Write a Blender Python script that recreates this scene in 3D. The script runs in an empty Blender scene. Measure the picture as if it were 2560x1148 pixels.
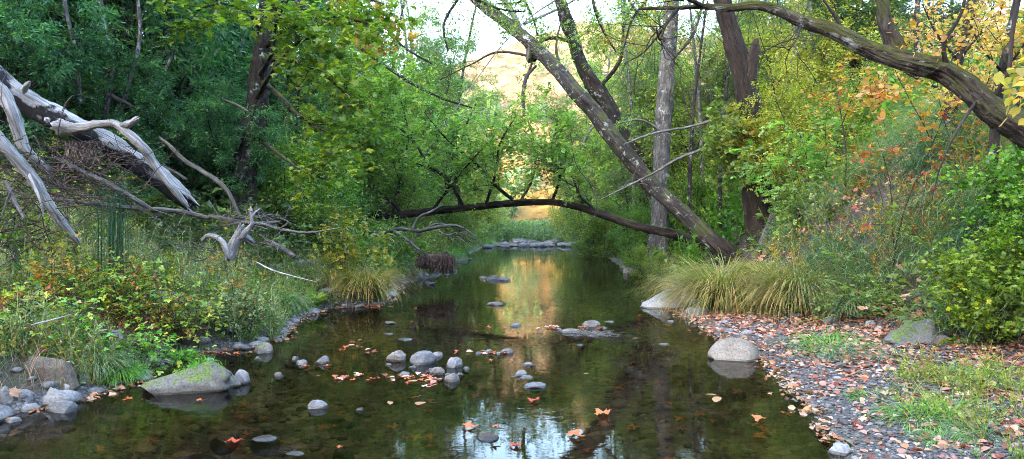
import bpy, math, random
import numpy as np
from mathutils import Vector, noise as mnoise
R = math.radians
sc = bpy.context.scene
col = sc.collection

# ------------------------------------------------------------------ camera
FPX, CAMZ, YH = 1700.0, 1.4, 556.0          # focal length and horizon in pixels of a 2560 px frame
cam_d = bpy.data.cameras.new('camera'); cam = bpy.data.objects.new('camera', cam_d); col.objects.link(cam)
cam_d.sensor_width = 36; cam_d.lens = FPX / 2560 * 36
cam_d.shift_y = -(574 - YH) / 2560
cam_d.clip_start = 0.05; cam_d.clip_end = 2000
cam.location = (0, 0, CAMZ); cam.rotation_euler = (R(90), 0, 0)
sc.camera = cam
# ------------------------------------------------------------------ sky and sun
SUN_EL, SUN_AZ = 15.0, 215.0                 # azimuth from +Y clockwise: behind the camera to the left
w = bpy.data.worlds.new('World'); sc.world = w; w.use_nodes = True
nt = w.node_tree; bg = nt.nodes['Background']
sky = nt.nodes.new('ShaderNodeTexSky'); sky.sky_type = 'NISHITA'; sky.sun_disc = False
sky.sun_elevation = R(SUN_EL); sky.sun_rotation = R(SUN_AZ)
sky.air_density = 1.0; sky.dust_density = 2.0; sky.ozone_density = 1.0
nt.links.new(sky.outputs[0], bg.inputs[0]); bg.inputs[1].default_value = 0.15
sd_ = bpy.data.lights.new('sun', 'SUN'); sd_.energy = 2.0; sd_.angle = R(0.5); sd_.color = (1.0, 0.84, 0.66)
sun = bpy.data.objects.new('sun', sd_); col.objects.link(sun)
sdir = Vector((math.sin(R(SUN_AZ)) * math.cos(R(SUN_EL)), math.cos(R(SUN_AZ)) * math.cos(R(SUN_EL)), math.sin(R(SUN_EL))))
sun.rotation_euler = sdir.to_track_quat('Z', 'Y').to_euler(); sun.location = (-30, -40, 40)
sc.view_settings.view_transform = 'Standard'; sc.view_settings.look = 'None'
sc.view_settings.exposure = 4.15; sc.view_settings.gamma = 1.0
sc.render.engine = 'CYCLES'
cy = sc.cycles
cy.use_denoising = True; cy.denoising_prefilter = 'NONE'; sc.render.filter_size = 1.0; cy.filter_width = 0.9
cy.max_bounces = 9; cy.diffuse_bounces = 5; cy.glossy_bounces = 3; cy.transmission_bounces = 4; cy.transparent_max_bounces = 6
cy.caustics_reflective = False; cy.caustics_refractive = False
cy.sample_clamp_indirect = 6.0

# ------------------------------------------------------------------ helpers
def norm(a): return a / np.maximum(np.linalg.norm(a, axis=-1, keepdims=True), 1e-9)
def P(px, py, Y): return np.array([(px - 1280) * Y / FPX, Y, CAMZ - (py - YH) * Y / FPX])
def hash2(ix, iy, s):
    n = (ix.astype(np.int64) * 374761393 + iy.astype(np.int64) * 668265263 + s * 974634777) & 0x7fffffff
    n = ((n ^ (n >> 13)) * 1274126177) & 0x7fffffff
    return ((n ^ (n >> 16)) & 0xffff) / 65535.0
def vnoise(x, y, s=0):
    ix = np.floor(x).astype(int); iy = np.floor(y).astype(int)
    fx = x - ix; fy = y - iy; fx = fx * fx * (3 - 2 * fx); fy = fy * fy * (3 - 2 * fy)
    a = hash2(ix, iy, s); b = hash2(ix + 1, iy, s); c = hash2(ix, iy + 1, s); d = hash2(ix + 1, iy + 1, s)
    return (a + (b - a) * fx) * (1 - fy) + (c + (d - c) * fx) * fy
def fbm(x, y, s=0, o=4):
    t = 0; a = .5
    for k in range(o):
        t = t + a * (vnoise(x * 2 ** k, y * 2 ** k, s + k) - .5); a *= .5
    return t

class Geo:
    """Collects vertices, faces and per-vertex attributes and links them as ONE mesh object."""
    def __init__(self): self.V = []; self.F = {}; self.r = []; self.tc = []; self.n = 0
    def add(self, v, f, rnd=0.5, tc=None, mi=0):
        v = np.asarray(v, float); f = np.asarray(f, int)
        self.V.append(v)
        self.F.setdefault(f.shape[1], []).append((f + self.n, mi))
        self.r.append(np.broadcast_to(np.asarray(rnd, float), (len(v),)))
        self.tc.append(v if tc is None else tc)
        self.n += len(v)
    def build(self, name, mats, parent=None, smooth=True, loc=None):
        me = bpy.data.meshes.new(name)
        V = np.concatenate(self.V); 
        if loc is not None: V = V - np.asarray(loc)
        lv = []; ls = []; mi = []; st = 0
        for k, lst in self.F.items():
            for f, m in lst:
                lv.append(f.ravel()); ls.append(st + np.arange(len(f)) * k); st += f.size; mi.append(np.full(len(f), m))
        lv = np.concatenate(lv); ls = np.concatenate(ls); mi = np.concatenate(mi)
        me.vertices.add(len(V)); me.vertices.foreach_set('co', V.astype(np.float32).ravel())
        me.loops.add(len(lv)); me.loops.foreach_set('vertex_index', lv.astype(np.int32))
        me.polygons.add(len(ls)); me.polygons.foreach_set('loop_start', ls.astype(np.int32))
        if not isinstance(mats, (list, tuple)): mats = [mats]
        for m in mats: me.materials.append(m)
        me.polygons.foreach_set('material_index', mi.astype(np.int32))
        me.update(calc_edges=True)
        a = me.attributes.new('rnd', 'FLOAT', 'POINT'); a.data.foreach_set('value', np.concatenate(self.r).astype(np.float32))
        a = me.attributes.new('tc', 'FLOAT_VECTOR', 'POINT'); a.data.foreach_set('vector', np.concatenate(self.tc).astype(np.float32).ravel())
        if smooth: me.polygons.foreach_set('use_smooth', np.ones(len(ls), bool))
        o = bpy.data.objects.new(name, me); col.objects.link(o)
        if loc is not None: o.location = tuple(loc)
        if parent is not None: o.parent = parent
        return o
def tag(o, label=None, cat=None, group=None, kind=None):
    if label: o['label'] = label
    if cat: o['category'] = cat
    if group: o['group'] = group
    if kind: o['kind'] = kind
    return o
def thing(name, loc, label, cat, group=None, rz=0):
    o = bpy.data.objects.new(name, None); col.objects.link(o); o.empty_display_size = .2
    o.location = tuple(loc); o.rotation_euler = (0, 0, rz)
    return tag(o, label, cat, group)
def copy_thing(root, loc, rz=0, sc_=1.0, label=None, group=None):
    r = root.copy(); col.objects.link(r); r.location = tuple(loc); r.rotation_euler = (0, 0, rz)
    r.scale = (sc_,) * 3 if np.isscalar(sc_) else tuple(sc_)
    if label: r['label'] = label
    if group: r['group'] = group
    for ch in list(root.children):
        c = ch.copy(); col.objects.link(c); c.parent = r
    return r
def catmull(pts, rad, step):
    pts = np.asarray(pts, float); rad = np.asarray(rad, float)
    if len(pts) < 3:
        n = max(2, int(np.linalg.norm(pts[-1] - pts[0]) / step) + 1); t = np.linspace(0, 1, n)[:, None]
        return pts[0] * (1 - t) + pts[-1] * t, rad[0] * (1 - t[:, 0]) + rad[-1] * t[:, 0]
    p = np.vstack([2 * pts[0] - pts[1], pts, 2 * pts[-1] - pts[-2]]); r = np.concatenate([[rad[0]], rad, [rad[-1]]])
    out = []; ro = []
    for i in range(1, len(p) - 2):
        n = max(1, int(np.linalg.norm(p[i + 1] - p[i]) / step))
        t = (np.arange(n) / n)[:, None]
        out.append(.5 * ((2 * p[i]) + (-p[i - 1] + p[i + 1]) * t + (2 * p[i - 1] - 5 * p[i] + 4 * p[i + 1] - p[i + 2]) * t ** 2 + (-p[i - 1] + 3 * p[i] - 3 * p[i + 1] + p[i + 2]) * t ** 3))
        ro.append(r[i] * (1 - t[:, 0]) + r[i + 1] * t[:, 0])
    out.append(pts[-1:]); ro.append(rad[-1:])
    return np.vstack(out), np.concatenate(ro)
def tube(g, pts, rad, n=8, step=None, rough=.0, seed=0, rnd=.5, cap=True, mi=0, ridge=0.0, jag=0.0):
    """A swept limb whose girth swells and dents along the way."""
    rad = np.broadcast_to(np.asarray(rad, float), (len(pts),))
    if step is None: step = max(.04, float(np.mean(rad)) * 1.5)
    p, r = catmull(pts, rad, step)
    m = len(p); d = norm(np.gradient(p, axis=0)); 
    u = np.cross(d[0], [0.31, .2, .93]); u = u / (np.linalg.norm(u) + 1e-9); U = [u]
    for i in range(1, m):
        u = u - d[i] * np.dot(u, d[i]); u = u / (np.linalg.norm(u) + 1e-9); U.append(u)
    U = np.array(U); W = np.cross(d, U)
    th = np.arange(n) * 2 * np.pi / n
    s = np.concatenate([[0], np.cumsum(np.linalg.norm(np.diff(p, axis=0), axis=1))])
    rr = np.repeat(r[:, None], n, 1)
    if rough > 0:
        rs = np.random.default_rng(seed + 11); mr = max(float(r.mean()), .01)
        dn = np.zeros((m, n))
        for k in range(9):
            a = rs.uniform(.4, 3.2) / mr * .5; b = rs.integers(0, 4); ph = rs.uniform(0, 6.28)
            dn += np.cos(a * s[:, None] + b * th[None, :] + ph) * rs.uniform(.3, 1) / (1 + .3 * k)
        rr = rr * (1 + rough * dn * .35)
        rr = rr * (1 + rough * .35 * rs.uniform(-1, 1, (m, n)))
    if ridge > 0:
        ct = np.cos(th)[None, :]; st_ = np.sin(th)[None, :]; sl = s[:, None] / max(float(r.mean()), .01)
        q = vnoise(ct * 4.2 + sl * .16 + seed, st_ * 4.2 - sl * .11 + 7.7, 3) - .5; q2 = vnoise(ct * 9 + sl * .42 + seed, st_ * 9 - sl * .3, 4) - .5
        q3 = vnoise(ct * 1.6 + sl * .35 + seed, st_ * 1.6 + sl * .2, 6) - .5
        rr = rr * (1 + ridge * (-np.abs(q) * 2.2 + q2 * .8 + .4) + ridge * 1.2 * np.maximum(q3 - .15, 0) * 3)
    if jag > 0:
        p = p.copy(); rj = np.random.default_rng(seed + 5); rr[-1] *= rj.uniform(.25, 1.0, n)
    c = np.cos(th)[None, :, None]; sn = np.sin(th)[None, :, None]
    v = p[:, None, :] + (U[:, None, :] * c + W[:, None, :] * sn) * rr[:, :, None]
    if jag > 0: v[-1] += d[-1][None] * (rj.uniform(-.3, 1.6, n) * r[-1])[:, None]; v[0] -= d[0][None] * (rj.uniform(-.3, 1.2, n) * r[0])[:, None]
    tc = np.stack([np.cos(th)[None, :] * r[:, None] + 0 * rr, np.sin(th)[None, :] * r[:, None] + 0 * rr, np.repeat(s[:, None], n, 1)], -1) + seed * 1.7
    i = np.arange(m - 1)[:, None]; j = np.arange(n)[None, :]; j2 = (j + 1) % n
    f = np.stack([i * n + j, i * n + j2, (i + 1) * n + j2, (i + 1) * n + j], -1).reshape(-1, 4)
    v = v.reshape(-1, 3); tc = tc.reshape(-1, 3)
    g.add(v, f, rnd, tc, mi)
    if cap and r[-1] > .012:
        e = p[-1] + d[-1] * r[-1] * .4
        b = (m - 1) * n
        vv = np.vstack([v[b:], e]); g.add(vv, np.stack([np.arange(n), (np.arange(n) + 1) % n, np.full(n, n)], -1), rnd, np.vstack([tc[b:], tc[b]]), mi)
    return p
def rpx(px, Y): return px * Y / FPX

# leaf outlines, length along +Y from 0 to 1, normal +Z
OVAL = (np.array([[0, 0, 0], [-.19, .28, .05], [-.21, .62, .04], [0, 1, -.06], [.21, .62, .04], [.19, .28, .05]]), np.array([[0, 3, 2, 1], [0, 5, 4, 3]]))
NARROW = (np.array([[0, 0, 0], [-.085, .3, .03], [-.09, .65, .0], [0, 1, -.12], [.09, .65, .0], [.085, .3, .03]]), np.array([[0, 3, 2, 1], [0, 5, 4, 3]]))
def maple_tpl():
    o = []; c = (0, .30)
    for a, L, wd in ((-112, .42, 15), (-55, .62, 13), (0, .70, 12), (55, .62, 13), (112, .42, 15)):
        for da, l in ((-wd * 1.9, .30), (-wd * .95, .62 * L + .06), (-wd * .45, .66 * L), (0, L), (wd * .45, .66 * L), (wd * .95, .62 * L + .06)):
            t = R(a + da); o.append((c[0] + math.sin(t) * l, c[1] + math.cos(t) * l))
    o.append((.12, .18)); o.append((0, .08)); o.insert(0, (-.12, .18))
    v = np.array([[0, .30, .0]] + [[x, y, .10 * abs(x) + .05 * math.sin(9 * x + 7 * y) - .12 * max(0, y - .5)] for x, y in o]); n = len(o)
    return v, np.array([[0, 1 + (i + 1) % n, 1 + i] for i in range(n)])
MAPLE = maple_tpl()
def round_tpl():
    o = [(0, 0), (-.24, .16), (-.33, .42), (-.27, .72), (0, 1.0), (.27, .72), (.33, .42), (.24, .16)]
    v = np.array([[0, .5, -.02]] + [[x, y, .12 * abs(x) - .05 * y] for x, y in o]); n = 8
    return v, np.array([[0, 1 + (i + 1) % n, 1 + i] for i in range(n)])
ROUND = round_tpl()
def tri_tpl():      # bramble: three leaflets
    V = []; F = []; k = 0
    for a, s, off in ((0, .62, .38), (72, .5, .3), (-72, .5, .3)):
        v, f = OVAL; v = v * np.array([1.5, 1, 1]) * s; t = R(a)
        x = v[:, 0] * math.cos(t) + v[:, 1] * math.sin(t); y = -v[:, 0] * math.sin(t) + v[:, 1] * math.cos(t)
        V.append(np.stack([x, y + off, v[:, 2]], -1)); F.append(f + k); k += len(v)
    return np.vstack(V), np.vstack(F)
TRI = tri_tpl()
def pin_tpl():      # a spray of seven small leaflets on one stalk
    V = []; F = []; k = 0
    for y0, a in ((.12, 60), (.2, -60), (.42, 52), (.5, -52), (.7, 42), (.76, -42), (.72, 0)):
        v, f = OVAL; v = v * np.array([1.7, 1, 1]) * .34; t = R(a)
        x = v[:, 0] * math.cos(t) + v[:, 1] * math.sin(t); y = -v[:, 0] * math.sin(t) + v[:, 1] * math.cos(t)
        V.append(np.stack([x, y + y0, v[:, 2] - .08 * y0], -1)); F.append(f + k); k += len(v)
    return np.vstack(V), np.vstack(F)
PIN = pin_tpl()
def place(g, tpl, pos, ydir, zdir, size, rnd, mi=0):
    tv, tf = tpl; pos = np.asarray(pos); N = len(pos)
    if N == 0: return
    y = norm(ydir); z = zdir - y * np.sum(zdir * y, -1, keepdims=True); z = norm(z); x = np.cross(y, z)
    M = np.stack([x, y, z], -1)                       # columns
    v = pos[:, None, :] + np.einsum('nij,kj->nki', M, tv) * np.asarray(size).reshape(-1, 1, 1)
    f = tf[None] + (np.arange(N) * len(tv))[:, None, None]
    g.add(v.reshape(-1, 3), f.reshape(-1, tf.shape[1]), np.repeat(np.broadcast_to(rnd, (N,)), len(tv)), None, mi)
def blades(g, rs, base, dirh, L, up, wd, rnd, seg=5, droop=1.0, mi=0):
    """Grass blades: rise at angle `up`, arch outward and bend over by gravity."""
    N = len(base); L = np.broadcast_to(L, (N,)); wd = np.broadcast_to(wd, (N,)); up = np.broadcast_to(up, (N,)); droop = np.broadcast_to(droop, (N,))
    dh = norm(dirh); side = np.stack([-dh[:, 1], dh[:, 0], np.zeros(N)], -1)
    tw = rs.uniform(-.7, .7, (N, 1)); side = norm(side + dh * tw)
    p = np.asarray(base, float).copy(); Vs = []; ang = up.copy()
    for k in range(seg + 1):
        t = k / seg; wk = (wd * (1 - t ** 1.8) * .5 + wd * .02)[:, None]
        Vs.append(p - side * wk); Vs.append(p + side * wk)
        st = (L / seg)[:, None]
        p = p + st * (dh * np.cos(ang)[:, None] + np.array([0, 0, 1]) * np.sin(ang)[:, None])
        ang = ang - droop * (.6 + t) * 1.6 / seg
    V = np.stack(Vs, 1); k2 = 2 * (seg + 1)
    f = np.array([[2 * k, 2 * k + 1, 2 * k + 3, 2 * k + 2] for k in range(seg)])
    F = f[None] + (np.arange(N) * k2)[:, None, None]
    g.add(V.reshape(-1, 3), F.reshape(-1, 4), np.clip(np.repeat(rnd, k2) * .7 + np.tile(np.repeat(np.linspace(-.12, .28, seg + 1), 2), N), 0, 1), None, mi)

# branching
def bpath(rs, p0, d0, L, n=5, wander=.22, up=.0):
    pts = [np.array(p0, float)]; d = np.array(d0, float)
    for k in range(n):
        d = d + rs.normal(0, wander, 3); d[2] += up; d /= np.linalg.norm(d) + 1e-9
        pts.append(pts[-1] + d * L / n)
    return np.array(pts)
def along(pts, t):
    k = t * (len(pts) - 1); i = min(int(k), len(pts) - 2); f = k - i
    d = pts[i + 1] - pts[i]
    return pts[i] * (1 - f) + pts[i + 1] * f, d / (np.linalg.norm(d) + 1e-9)
def sub(rs, parents, n, L, ang, t0=.3, t1=1.0, rr=.5, up=.0, wander=.22, seg=4, taper=.5, az=None, flat=0):
    """Branches of the next order from each parent (pts, r0, r1)."""
    out = []
    for pts, r0, r1 in parents:
        k = n if n == int(n) else n + .5
        for i in range(int(n)):
            t = t0 + (t1 - t0) * (i + rs.uniform(0, 1)) / n
            p, d = along(pts, min(t, .999))
            a = R(rs.uniform(*ang)); v = rs.normal(0, 1, 3); v -= d * v.dot(d); v[2] *= (1 - flat); v /= np.linalg.norm(v) + 1e-9
            if az is not None:
                v = v * .6 + np.array(az); v -= d * v.dot(d); v /= np.linalg.norm(v) + 1e-9
            dd = d * math.cos(a) + v * math.sin(a)
            l = rs.uniform(*L) * (1 - taper * t)
            ra = (r0 + (r1 - r0) * t) * rr
            out.append((bpath(rs, p, dd, l, seg, wander, up), ra, ra * .35))
    return out
def put_limbs(g, lst, n=5, rough=0, minr=.0):
    for k, (pts, r0, r1) in enumerate(lst):
        if r0 >= minr: tube(g, pts, np.linspace(max(r0, .002), max(r1, .0015), len(pts)), n=n, step=max(.08, float(np.linalg.norm(pts[-1] - pts[0])) / 5), rough=rough, seed=k, cap=False)
def leaf_twigs(g, rs, twigs, per, tpl, size, spread=1.0, flat=.75, droop=.15, jit=.03, clump=.5, t0=.1, mi=0):
    """Leaves set along the twigs, blades roughly level, some clumps lighter or darker."""
    Pp = []; D = []; C = []
    for pts, r0, r1 in twigs:
        c = rs.uniform()
        t = t0 + (1 - t0) * rs.uniform(0, 1, per); k = t * (len(pts) - 1); i = np.minimum(k.astype(int), len(pts) - 2); f = (k - i)[:, None]
        Pp.append(pts[i] * (1 - f) + pts[i + 1] * f); D.append(pts[i + 1] - pts[i]); C.append(np.full(per, c))
    Pp = np.vstack(Pp); D = norm(np.vstack(D)); C = np.concatenate(C); N = len(Pp)
    v = rs.normal(0, 1, (N, 3)); v[:, 2] *= .5
    y = D * .6 + norm(v) * spread; y[:, 2] -= droop
    z = rs.normal(0, 1, (N, 3)) * (1 - flat); z[:, 2] += flat
    sz = size * rs.uniform(.55, 1.2, N)
    place(g, tpl, Pp + rs.normal(0, jit, (N, 3)), y, z, sz, np.clip(C * clump + rs.uniform(0, 1, N) * (1 - clump), 0, 1), mi)

# ------------------------------------------------------------------ materials
def newmat(name):
    m = bpy.data.materials.new(name); m.use_nodes = True; return m, m.node_tree, m.node_tree.nodes['Principled BSDF']
def nd(t, typ, **kw):
    n = t.nodes.new(typ)
    for k, v in kw.items():
        if k.startswith('i_'): n.inputs[k[2:].replace('_', ' ')].default_value = v
        else: setattr(n, k, v)
    return n
def ramp(t, stops, interp='LINEAR'):
    r = t.nodes.new('ShaderNodeValToRGB'); e = r.color_ramp.elements; r.color_ramp.interpolation = interp
    while len(e) > 1: e.remove(e[-1])
    e[0].position = stops[0][0]; e[0].color = (*stops[0][1], 1)
    for p_, c in stops[1:]:
        x = e.new(p_); x.color = (*c, 1)
    return r
def mixc(t, a, b, fac, mode='MIX'):
    m = t.nodes.new('ShaderNodeMix'); m.data_type = 'RGBA'; m.blend_type = mode
    for s, v in ((6, a), (7, b), (0, fac)):
        if hasattr(v, 'links'): t.links.new(v, m.inputs[s])
        elif s == 0: m.inputs[0].default_value = v
        else: m.inputs[s].default_value = (*v, 1)
    return m.outputs[2]
def leafmat(name, cols, trans=.4, rough=.42, hue=.04, spec=.45, val=.5, gain=1.6):
    cols = [(c[0] * gain * 1.20, c[1] * gain * 1.0, c[2] * gain * .98) for c in cols]
    m, t, b = newmat(name)
    at = nd(t, 'ShaderNodeAttribute', attribute_name='rnd')
    r = ramp(t, [(i / (len(cols) - 1), c) for i, c in enumerate(cols)]); t.links.new(at.outputs['Fac'], r.inputs[0])
    oi = nd(t, 'ShaderNodeObjectInfo')
    wn = nd(t, 'ShaderNodeTexWhiteNoise', noise_dimensions='1D'); mu = nd(t, 'ShaderNodeMath', operation='MULTIPLY'); mu.inputs[1].default_value = 731.7
    t.links.new(at.outputs['Fac'], mu.inputs[0]); t.links.new(mu.outputs[0], wn.inputs['W'])
    h = nd(t, 'ShaderNodeHueSaturation')
    mr = nd(t, 'ShaderNodeMapRange'); mr.inputs[3].default_value = .5 - hue; mr.inputs[4].default_value = .5 + hue * .6; t.links.new(oi.outputs['Random'], mr.inputs[0])
    mv = nd(t, 'ShaderNodeMapRange'); mv.inputs[3].default_value = 1 - val; mv.inputs[4].default_value = 1 + val; t.links.new(wn.outputs['Value'], mv.inputs[0])
    t.links.new(mr.outputs[0], h.inputs['Hue']); t.links.new(mv.outputs[0], h.inputs['Value']); t.links.new(r.outputs[0], h.inputs['Color'])
    t.links.new(h.outputs[0], b.inputs['Base Color'])
    b.inputs['Roughness'].default_value = rough; b.inputs['Specular IOR Level'].default_value = spec
    tr = nd(t, 'ShaderNodeBsdfTranslucent'); g2 = mixc(t, h.outputs[0], (.9, 1.0, .35), .0)
    tm = mixc(t, h.outputs[0], (1.35, 1.5, .6), 1.0, 'MULTIPLY'); t.links.new(tm, tr.inputs[0])
    mx = nd(t, 'ShaderNodeMixShader'); mx.inputs[0].default_value = trans
    t.links.new(b.outputs[0], mx.inputs[1]); t.links.new(tr.outputs[0], mx.inputs[2])
    t.links.new(mx.outputs[0], t.nodes['Material Output'].inputs[0])
    return m
def barkmat(name, c_dark, c_mid, c_light, scale=14, bump=.6, moss=0.0, mosscol=(.045, .06, .012), stretch=.22, char=0.0, lichen=0.0):
    m, t, b = newmat(name)
    at = nd(t, 'ShaderNodeAttribute', attribute_name='tc')
    mp = nd(t, 'ShaderNodeMapping'); mp.inputs['Scale'].default_value = (1, 1, stretch); t.links.new(at.outputs['Vector'], mp.inputs[0])
    vo = nd(t, 'ShaderNodeTexVoronoi', feature='DISTANCE_TO_EDGE'); vo.inputs['Scale'].default_value = scale * 1.7
    n0 = nd(t, 'ShaderNodeTexNoise'); n0.inputs['Scale'].default_value = scale; n0.inputs['Detail'].default_value = 6; n0.inputs['Roughness'].default_value = .7
    t.links.new(mp.outputs[0], n0.inputs['Vector'])
    ad = nd(t, 'ShaderNodeVectorMath', operation='MULTIPLY_ADD'); ad.inputs[1].default_value = (.1, .1, .1)
    t.links.new(n0.outputs['Color'], ad.inputs[0]); t.links.new(mp.outputs[0], ad.inputs[2]); t.links.new(ad.outputs[0], vo.inputs['Vector'])
    n1 = nd(t, 'ShaderNodeTexNoise'); n1.inputs['Scale'].default_value = 2.6; n1.inputs['Detail'].default_value = 5; t.links.new(at.outputs['Vector'], n1.inputs['Vector'])
    r = ramp(t, [(.3, c_dark), (.5, c_mid), (.72, c_light)]); t.links.new(n0.outputs[0], r.inputs[0])
    vr = ramp(t, [(.0, (.35, .35, .35)), (.16, (1, 1, 1))]); t.links.new(vo.outputs['Distance'], vr.inputs[0])
    c = mixc(t, r.outputs[0], vr.outputs[0], .75, 'MULTIPLY')
    r1 = ramp(t, [(.38, (.65, .65, .65)), (.62, (1.25, 1.22, 1.2))]); t.links.new(n1.outputs[0], r1.inputs[0])
    c = mixc(t, c, r1.outputs[0], .9, 'MULTIPLY')
    geo = nd(t, 'ShaderNodeNewGeometry'); sp = nd(t, 'ShaderNodeSeparateXYZ'); t.links.new(geo.outputs['Normal'], sp.inputs[0])
    n2 = nd(t, 'ShaderNodeTexNoise'); n2.inputs['Scale'].default_value = 5.0; n2.inputs['Detail'].default_value = 7; n2.inputs['Roughness'].default_value = .7
    t.links.new(at.outputs['Vector'], n2.inputs['Vector'])
    if lichen > 0:
        lr = ramp(t, [(.60 - lichen * .1, (0, 0, 0)), (.64, (1, 1, 1))]); t.links.new(n2.outputs[0], lr.inputs[0])
        c = mixc(t, c, (.34, .36, .33), lr.outputs[0])
    if moss > 0:
        m1 = nd(t, 'ShaderNodeMath', operation='MULTIPLY_ADD'); m1.inputs[1].default_value = .30; t.links.new(sp.outputs['Z'], m1.inputs[0]); t.links.new(n1.outputs[0], m1.inputs[2])
        m2 = nd(t, 'ShaderNodeMath', operation='MULTIPLY_ADD'); m2.inputs[1].default_value = .5; t.links.new(n2.outputs[0], m2.inputs[0]); t.links.new(m1.outputs[0], m2.inputs[2])
        mr = ramp(t, [(1.0 - moss, (0, 0, 0)), (1.08 - moss, (1, 1, 1))]); t.links.new(m2.outputs[0], mr.inputs[0])
        mc = ramp(t, [(.35, tuple(x * .55 for x in mosscol)), (.65, tuple(x * 1.6 for x in mosscol))]); t.links.new(n0.outputs[0], mc.inputs[0])
        c = mixc(t, c, mc.outputs[0], mr.outputs[0])
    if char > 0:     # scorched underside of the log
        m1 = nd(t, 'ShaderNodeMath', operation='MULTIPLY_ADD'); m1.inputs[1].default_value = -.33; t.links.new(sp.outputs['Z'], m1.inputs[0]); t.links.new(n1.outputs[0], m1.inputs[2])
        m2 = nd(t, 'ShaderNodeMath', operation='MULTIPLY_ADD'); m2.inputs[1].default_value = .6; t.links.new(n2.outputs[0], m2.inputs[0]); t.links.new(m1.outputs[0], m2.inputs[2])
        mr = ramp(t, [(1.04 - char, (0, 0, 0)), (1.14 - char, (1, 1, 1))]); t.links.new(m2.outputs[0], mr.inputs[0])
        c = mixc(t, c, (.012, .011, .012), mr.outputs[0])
    t.links.new(c, b.inputs['Base Color']); b.inputs['Roughness'].default_value = .85; b.inputs['Specular IOR Level'].default_value = .25
    h = nd(t, 'ShaderNodeMath', operation='MULTIPLY_ADD'); h.inputs[1].default_value = .6; t.links.new(vr.outputs[0], h.inputs[0]); t.links.new(n0.outputs[0], h.inputs[2])
    bp = nd(t, 'ShaderNodeBump'); bp.inputs['Strength'].default_value = bump; bp.inputs['Distance'].default_value = .02; t.links.new(h.outputs[0], bp.inputs['Height']); t.links.new(bp.outputs[0], b.inputs['Normal'])
    return m
def rockmat(name, c0, c1, moss=0.0, wet=True):
    m, t, b = newmat(name)
    tc = nd(t, 'ShaderNodeNewGeometry'); oi = nd(t, 'ShaderNodeObjectInfo')
    n0 = nd(t, 'ShaderNodeTexNoise'); n0.inputs['Scale'].default_value = 9; n0.inputs['Detail'].default_value = 8; n0.inputs['Roughness'].default_value = .7; t.links.new(tc.outputs['Position'], n0.inputs['Vector'])
    n3 = nd(t, 'ShaderNodeTexNoise'); n3.inputs['Scale'].default_value = 60; n3.inputs['Detail'].default_value = 4; t.links.new(tc.outputs['Position'], n3.inputs['Vector'])
    r = ramp(t, [(.3, c0), (.68, c1)]); t.links.new(n0.outputs[0], r.inputs[0])
    s = ramp(t, [(.33, (.55, .55, .55)), (.5, (1, 1, 1)), (.68, (1.25, 1.25, 1.25))]); t.links.new(n3.outputs[0], s.inputs[0])
    c = mixc(t, r.outputs[0], s.outputs[0], .8, 'MULTIPLY')
    h = nd(t, 'ShaderNodeHueSaturation'); mv = nd(t, 'ShaderNodeMapRange'); mv.inputs[3].default_value = .75; mv.inputs[4].default_value = 1.25
    t.links.new(oi.outputs['Random'], mv.inputs[0]); t.links.new(mv.outputs[0], h.inputs['Value']); t.links.new(c, h.inputs['Color']); c = h.outputs[0]
    wn = nd(t, 'ShaderNodeTexWhiteNoise', noise_dimensions='1D'); mq = nd(t, 'ShaderNodeMath', operation='MULTIPLY'); mq.inputs[1].default_value = 57.3; t.links.new(oi.outputs['Random'], mq.inputs[0]); t.links.new(mq.outputs[0], wn.inputs['W'])
    tn = ramp(t, [(0, (1.12, 1.0, .84)), (.5, (1.02, 1, .97)), (1, (.9, .97, 1.06))]); t.links.new(wn.outputs['Value'], tn.inputs[0]); c = mixc(t, c, tn.outputs[0], 1.0, 'MULTIPLY')
    n5 = nd(t, 'ShaderNodeTexNoise'); n5.inputs['Scale'].default_value = 3.2; n5.inputs['Detail'].default_value = 5; t.links.new(tc.outputs['Position'], n5.inputs['Vector'])
    st5 = ramp(t, [(.36, (.55, .52, .44)), (.52, (1, 1, 1)), (.66, (1.15, 1.15, 1.17))]); t.links.new(n5.outputs[0], st5.inputs[0]); c = mixc(t, c, st5.outputs[0], .8, 'MULTIPLY')
    sp = nd(t, 'ShaderNodeSeparateXYZ'); t.links.new(tc.outputs['Normal'], sp.inputs[0])
    if moss > 0:
        m1 = nd(t, 'ShaderNodeMath', operation='MULTIPLY_ADD'); m1.inputs[1].default_value = .35; t.links.new(sp.outputs['Z'], m1.inputs[0]); t.links.new(n0.outputs[0], m1.inputs[2])
        mr = ramp(t, [(1.0 - moss, (0, 0, 0)), (1.05 - moss, (1, 1, 1))]); t.links.new(m1.outputs[0], mr.inputs[0])
        mc = ramp(t, [(.35, (.05, .07, .015)), (.7, (.15, .2, .04))]); t.links.new(n3.outputs[0], mc.inputs[0])
        c = mixc(t, c, mc.outputs[0], mr.outputs[0])
    rg = .8
    if wet:     # a wet band at the waterline
        pz = nd(t, 'ShaderNodeSeparateXYZ'); t.links.new(tc.outputs['Position'], pz.inputs[0])
        ma = nd(t, 'ShaderNodeMath', operation='MULTIPLY_ADD'); ma.inputs[1].default_value = .05; t.links.new(n0.outputs[0], ma.inputs[0]); ma.inputs[2].default_value = -.006
        mw = nd(t, 'ShaderNodeMath', operation='LESS_THAN'); t.links.new(pz.outputs['Z'], mw.inputs[0]); t.links.new(ma.outputs[0], mw.inputs[1])
        c = mixc(t, c, (.42, .40, .36), mw.outputs[0], 'MULTIPLY')
        rr = nd(t, 'ShaderNodeMapRange'); rr.inputs[3].default_value = .85; rr.inputs[4].default_value = .3; t.links.new(mw.outputs[0], rr.inputs[0]); t.links.new(rr.outputs[0], b.inputs['Roughness'])
    else: b.inputs['Roughness'].default_value = rg
    t.links.new(c, b.inputs['Base Color'])
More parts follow.
